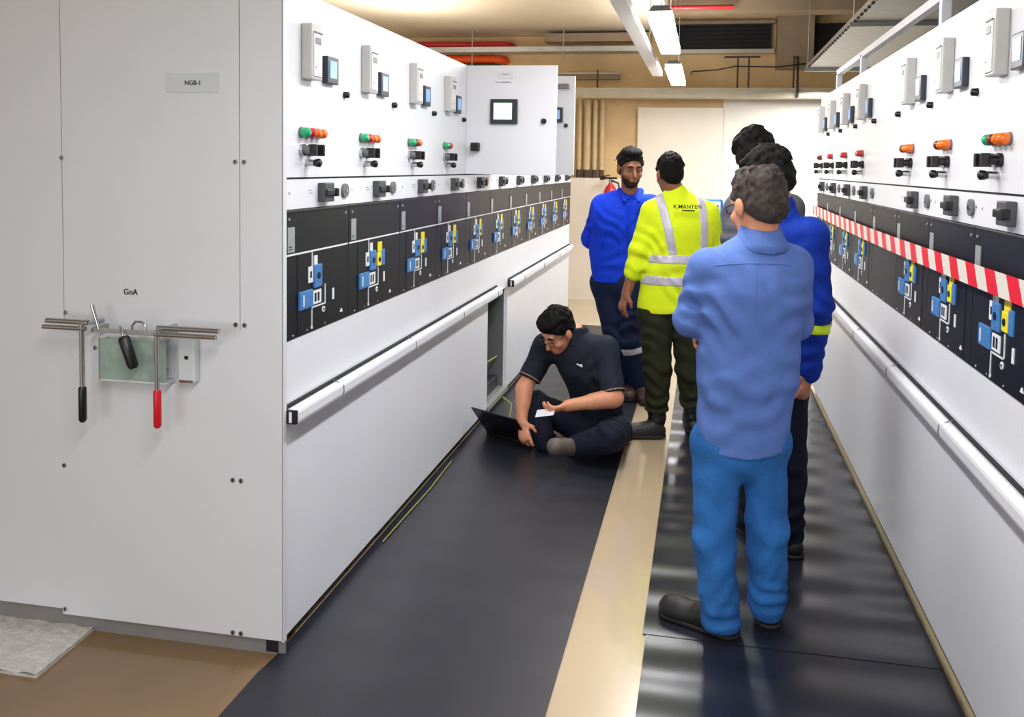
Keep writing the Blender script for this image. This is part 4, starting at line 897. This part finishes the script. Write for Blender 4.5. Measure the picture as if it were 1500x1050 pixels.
a = P['elR']; d = nrm(P['wrR']-a); s = Sdf(); s.rc(a-d*.02, a+d*.25, .083, .066, .01); s.folds = [(P['elR'], nrm(V(.2, 0, .95)), 75, .010, .13)]; s.cut(a+d*.06, -d); s.cut(a+d*.098, d); s.build('sleeve_band', 'lime_tape', g, .006, (.0016, 36), og)
shoe(P['anR']+V(.02, -.03, 0), P['anR']+V(-.13, .16, 0), g, og, 'shoe_black', .047); shoe(P['anL']+V(.02, -.03, 0), P['anL']+V(-.13, .16, 0), g, og, 'shoe_black', .047)

# --- the dark haired man in charcoal farthest back in the group
g, og = person('man with thick dark hair and charcoal shirt, mostly hidden behind the coverall man', .27, 4.3)
ya = R(15); A0 = axes(ya); dep = (A0[1], .66)
P = dict(pel=at(1109, 470, 4.3), waist=at(1109, 420, 4.3), chest=at(1111, 340, 4.3), neck=at(1104, 272, 4.3), shL=at(1083, 305, 4.28), shR=at(1157, 305, 4.34), elL=at(1077, 385, 4.3), wrL=at(1094, 440, 4.42), elR=at(1164, 385, 4.4), wrR=at(1149, 440, 4.5),
         hpL=at(1091, 480, 4.28), knL=at(1091, 590, 4.3), anL=at(1091, 685, 4.3), hpR=at(1129, 480, 4.32), knR=at(1131, 590, 4.34), anR=at(1131, 685, 4.34), head=at(1104, 230, 4.3))
AH = axes(R(-15), R(14))
s = Sdf(); head_shape(s, P['head'], AH, P['neck'], 1.03); torso_skin(s, P['pel'], P['chest'], P['neck'], P['shL'], P['shR'])
for q, w in (('L', 1), ('R', -1)):
    s.chain([P['sh'+q], P['el'+q], P['wr'+q]], [.042, .04, .03]); hand(s, P['wr'+q], V(.05*w, .4, -.9), V(.8*w, 0, 0), w, .4); s.chain([P['hp'+q], P['kn'+q], P['an'+q]], [.06, .05, .04]); s.rc(P['pel'], P['hp'+q], .08, .06)
s.build('body', 'skin_b', g, .006, None, og)
hair_cap(P['head'], AH, g, og, 'hair', 1.03, .02, .06, -.07, disp=(.0045, 80), extra=[((-.06, -.02, .05), (.05, .06, .05)), ((.03, .04, .1), (.06, .06, .04))], seed=5, locks=140, lock_r=.016)
s = Sdf(); s.chain([P['pel'], P['waist'], P['chest']], [.16, .165, .185], .05, dep); s.rc(P['chest'], P['neck']-V(0, 0, .05), .175, .08, .06, dep); s.rc(P['shL'], P['shR'], .068, .068, .06)
for q in 'LR': s.chain([P['sh'+q], P['el'+q], P['wr'+q]+(P['el'+q]-P['wr'+q])*.2], [.07, .06, .05], .03)
s.cut(P['pel']+V(0, 0, -.05), (0, 0, -1)); s.fold(P['shL']+V(0, -.08, -.15), V(.4, 0, .8), 65, .008, .14); s.build('shirt', 'charcoal', g, .008, (.0016, 36), og)
s = Sdf()
for q in 'LR': s.chain([P['hp'+q], P['kn'+q], P['an'+q]], [.09, .076, .066], .03)
s.rc(P['hpL'], P['hpR'], .1, .1, .04, dep); s.rc(P['pel'], P['pel']+V(0, 0, .04), .145, .14, .03, dep); s.cut((0, 0, .05), (0, 0, -1)); s.build('trousers', 'navy2', g, .008, (.002, 36), og)
for q in 'LR': shoe(P['an'+q]+V(0, -.04, 0), P['an'+q]+V(-.04, .2, 0), g, og, 'shoe_black', .046)

# --- the man sitting cross legged by the open cabinet
g, og = person('man in dark navy polo sitting cross legged on the mat, reaching down to the laptop', -.6, 4.72)
P = dict(pel=at(884, 622, 4.92), waist=at(872, 580, 4.9), chest=at(853, 530, 4.82), neck=at(842, 488, 4.76), shR=at(800, 508, 4.84), shL=at(886, 512, 4.74), elR=at(768, 568, 4.72), wrR=at(764, 618, 4.62), elL=at(900, 583, 4.62), wrL=at(832, 594, 4.5),
         hpR=at(858, 628, 4.92), knR=at(782, 592, 4.86), anR=at(800, 652, 4.62), hpL=at(898, 632, 4.84), knL=at(894, 640, 4.42), anL=at(842, 655, 4.44), head=at(817, 484, 4.69))
A0 = axes(R(140)); td = nrm(P['neck']-P['pel']); dp = nrm(A0[1]-(A0[1]@td)*td); dep = (dp, .68)
AH = axes(R(143), R(34), R(4))
s = Sdf(); head_shape(s, P['head'], AH, P['neck'], 1.07); torso_skin(s, P['pel'], P['chest'], P['neck'], P['shL'], P['shR'])
s.chain([P['shR'], P['elR'], P['wrR']], [.05, .047, .032]); s.rc(P['elR']+(P['wrR']-P['elR'])*.1, P['elR']+(P['wrR']-P['elR'])*.45, .046, .042); s.chain([P['shL'], P['elL'], P['wrL']], [.05, .05, .033]); s.rc(P['elL']+(P['wrL']-P['elL'])*.1, P['elL']+(P['wrL']-P['elL'])*.45, .05, .043)
hand(s, P['wrR'], at(770, 648, 4.56)-P['wrR'], V(.4, .9, -.2), 1, .45, 1.05, point=True); hand(s, P['wrL'], at(806, 602, 4.46)-P['wrL'], V(.1, .35, .5), 1, .5, 1.05)
for q in 'LR': s.chain([P['hp'+q], P['kn'+q], P['an'+q]], [.06, .05, .035]); s.rc(P['pel'], P['hp'+q], .07, .06)
s.build('body', 'skin_a', g, .006, None, og)
hair_cap(P['head'], AH, g, og, 'hair', 1.07, .013, .066, -.075, disp=(.0025, 95), extra=[((0, .04, .095), (.068, .06, .034))], seed=6, locks=120, lock_r=.012)
face_parts(P['head'], AH, g, og, 1.07)
s = Sdf(); s.chain([P['pel']+V(0, 0, .03), P['waist'], P['chest']], [.165, .175, .185], .05, dep); s.rc(P['chest'], P['neck']-td*.05, .175, .08, .06, dep); s.rc(P['shL'], P['shR'], .078, .078, .06)
shs = {}
for q, f_ in (('L', .72), ('R', .6)):
    e_ = P['sh'+q]+(P['el'+q]-P['sh'+q])*f_; d = nrm(P['el'+q]-P['sh'+q]); shs[q] = (e_, d); s.rc(P['sh'+q], e_, .078, .072, .04)
for q in 'LR': pass
s.cut(P['pel']+V(0, 0, -.03), (0, 0, -1)); s.fold(at(840, 560, 4.6), V(.6, 0, .7), 65, .009, .13); s.fold(at(870, 545, 4.6), V(-.5, 0, .8), 60, .008, .13); s.fold(at(800, 520, 4.7), V(.4, 0, .8), 70, .007, .1); s.fold(at(885, 600, 4.6), V(.1, 0, 1), 75, .009, .12); s.build('polo_shirt', 'polo', g, .006, (.0016, 36), og)
for q in 'LR':
    e_, d = shs[q]; c_ = Sdf(); c_.rc(e_-d*.03, e_+d*.06, .0735, .071, .01); c_.cut(e_+d*.052, d); c_.cut(e_-d*.03, -d); k_ = c_.build('sleeve_cuff', 'polo', g, .006, None, og)
    c_ = Sdf(); c_.rc(e_, e_+d*.06, .0735, .072, .01); c_.cut(e_+d*.048, d); c_.cut(e_+d*.036, -d); c_.build('cuff_stripe', 'polo_edge', k_, .005, None, og)
s = Sdf(); nk = P['neck']; s.rc(nk-td*.035, nk+td*.03-dp*.012, .088, .074, .02); s.cut(nk+td*.042, td+dp*-.35); s.build('collar', 'polo', g, .006, None, og)
b = MB(); p0 = Vector(at(849, 535, 4.655)-og)
Rm = Matrix.Rotation(R(140-180), 4, 'Z'); b.box(-.024, .024, -.003, .004, -.004, .003, 'mwhite', .001, Matrix.Translation(p0) @ Rm @ Matrix.Rotation(R(8), 4, 'Y')); b.box(.008, .02, -.003, .004, -.001, .009, 'mwhite', .001, Matrix.Translation(p0) @ Rm); b.build('chest_emblem', g)
s = Sdf(); s.chain([P['hpR'], P['knR'], P['anR']], [.1, .082, .062], .03); s.chain([P['hpL'], P['knL'], P['anL']], [.1, .084, .064], .03); s.rc(P['hpL'], P['hpR'], .11, .11, .05); s.rc(P['pel'], P['pel']+td*.08, .15, .15, .04, dep)
s.fold(P['knR'], V(.6, .4, .5), 70, .008, .13); s.fold((P['knL']+P['hpL'])/2, V(.3, .8, .3), 65, .009, .15); s.fold(P['knL'], V(.6, .3, .5), 75, .008, .12)
s.cut((0, 0, .012), (0, 0, -1)); s.build('trousers', 'navy2', g, .008, (.002, 36), og)
def foot(an, tip, m, r=.045):
    s = Sdf(); d = nrm(tip-an); s.rc(an+d*.01, tip-d*.03, r, r*.95, .03); s.rc(an-d*.02, an, .046, .044, .02); s.cut((0, 0, .012), (0, 0, -1)); o = s.build('shoe', m, g, .006, None, og)
    return o
foot(P['anL'], at(808, 654, 4.28)+V(0, 0, 0), 'shoe_grey', .05); foot(P['anR'], at(850, 660, 4.62), 'shoe_black')
b = MB(); pc = lambda x, y, z: Vector(P['head']+1.07*(x*AH[0]+y*AH[1]+z*AH[2])-og)
for q in (-1, 1):
    b.tube([pc(.074*q, -.01, .008), pc(.073*q, .05, .008), pc(.062*q, .1, .004)], .002, 'black', 6)
    b.tube([pc(.06*q, .098, .004), pc(.03*q, .108, .014), pc(.006*q, .112, .002), pc(.03*q, .108, -.018), pc(.056*q, .098, -.014), pc(.06*q, .098, .004)], .0018, 'black', 6)
b.build('glasses', g)
b = MB(); q0 = Vector(at(800, 604, 4.44)); b.box(-.06, .05, -.03, .03, -.001, .001, 'paper', 0, Matrix.Rotation(R(25), 4, 'X') @ Matrix.Rotation(R(-14), 4, 'Y')); o = b.build('folded_paper'); o.location = q0
tag(o, 'small folded white paper held in the sitting man\'s hand', 'paper')


# ---------------------------------------------------------------- world and view
w = bpy.data.worlds.new('world'); S.world = w; w.use_nodes = True
w.node_tree.nodes['Background'].inputs[0].default_value = (.95, .97, 1, 1); w.node_tree.nodes['Background'].inputs[1].default_value = .38
S.view_settings.view_transform = 'Standard'; S.view_settings.look = 'None'; S.view_settings.gamma = 1; S.view_settings.use_curve_mapping = False
S.view_settings.exposure = -0.06
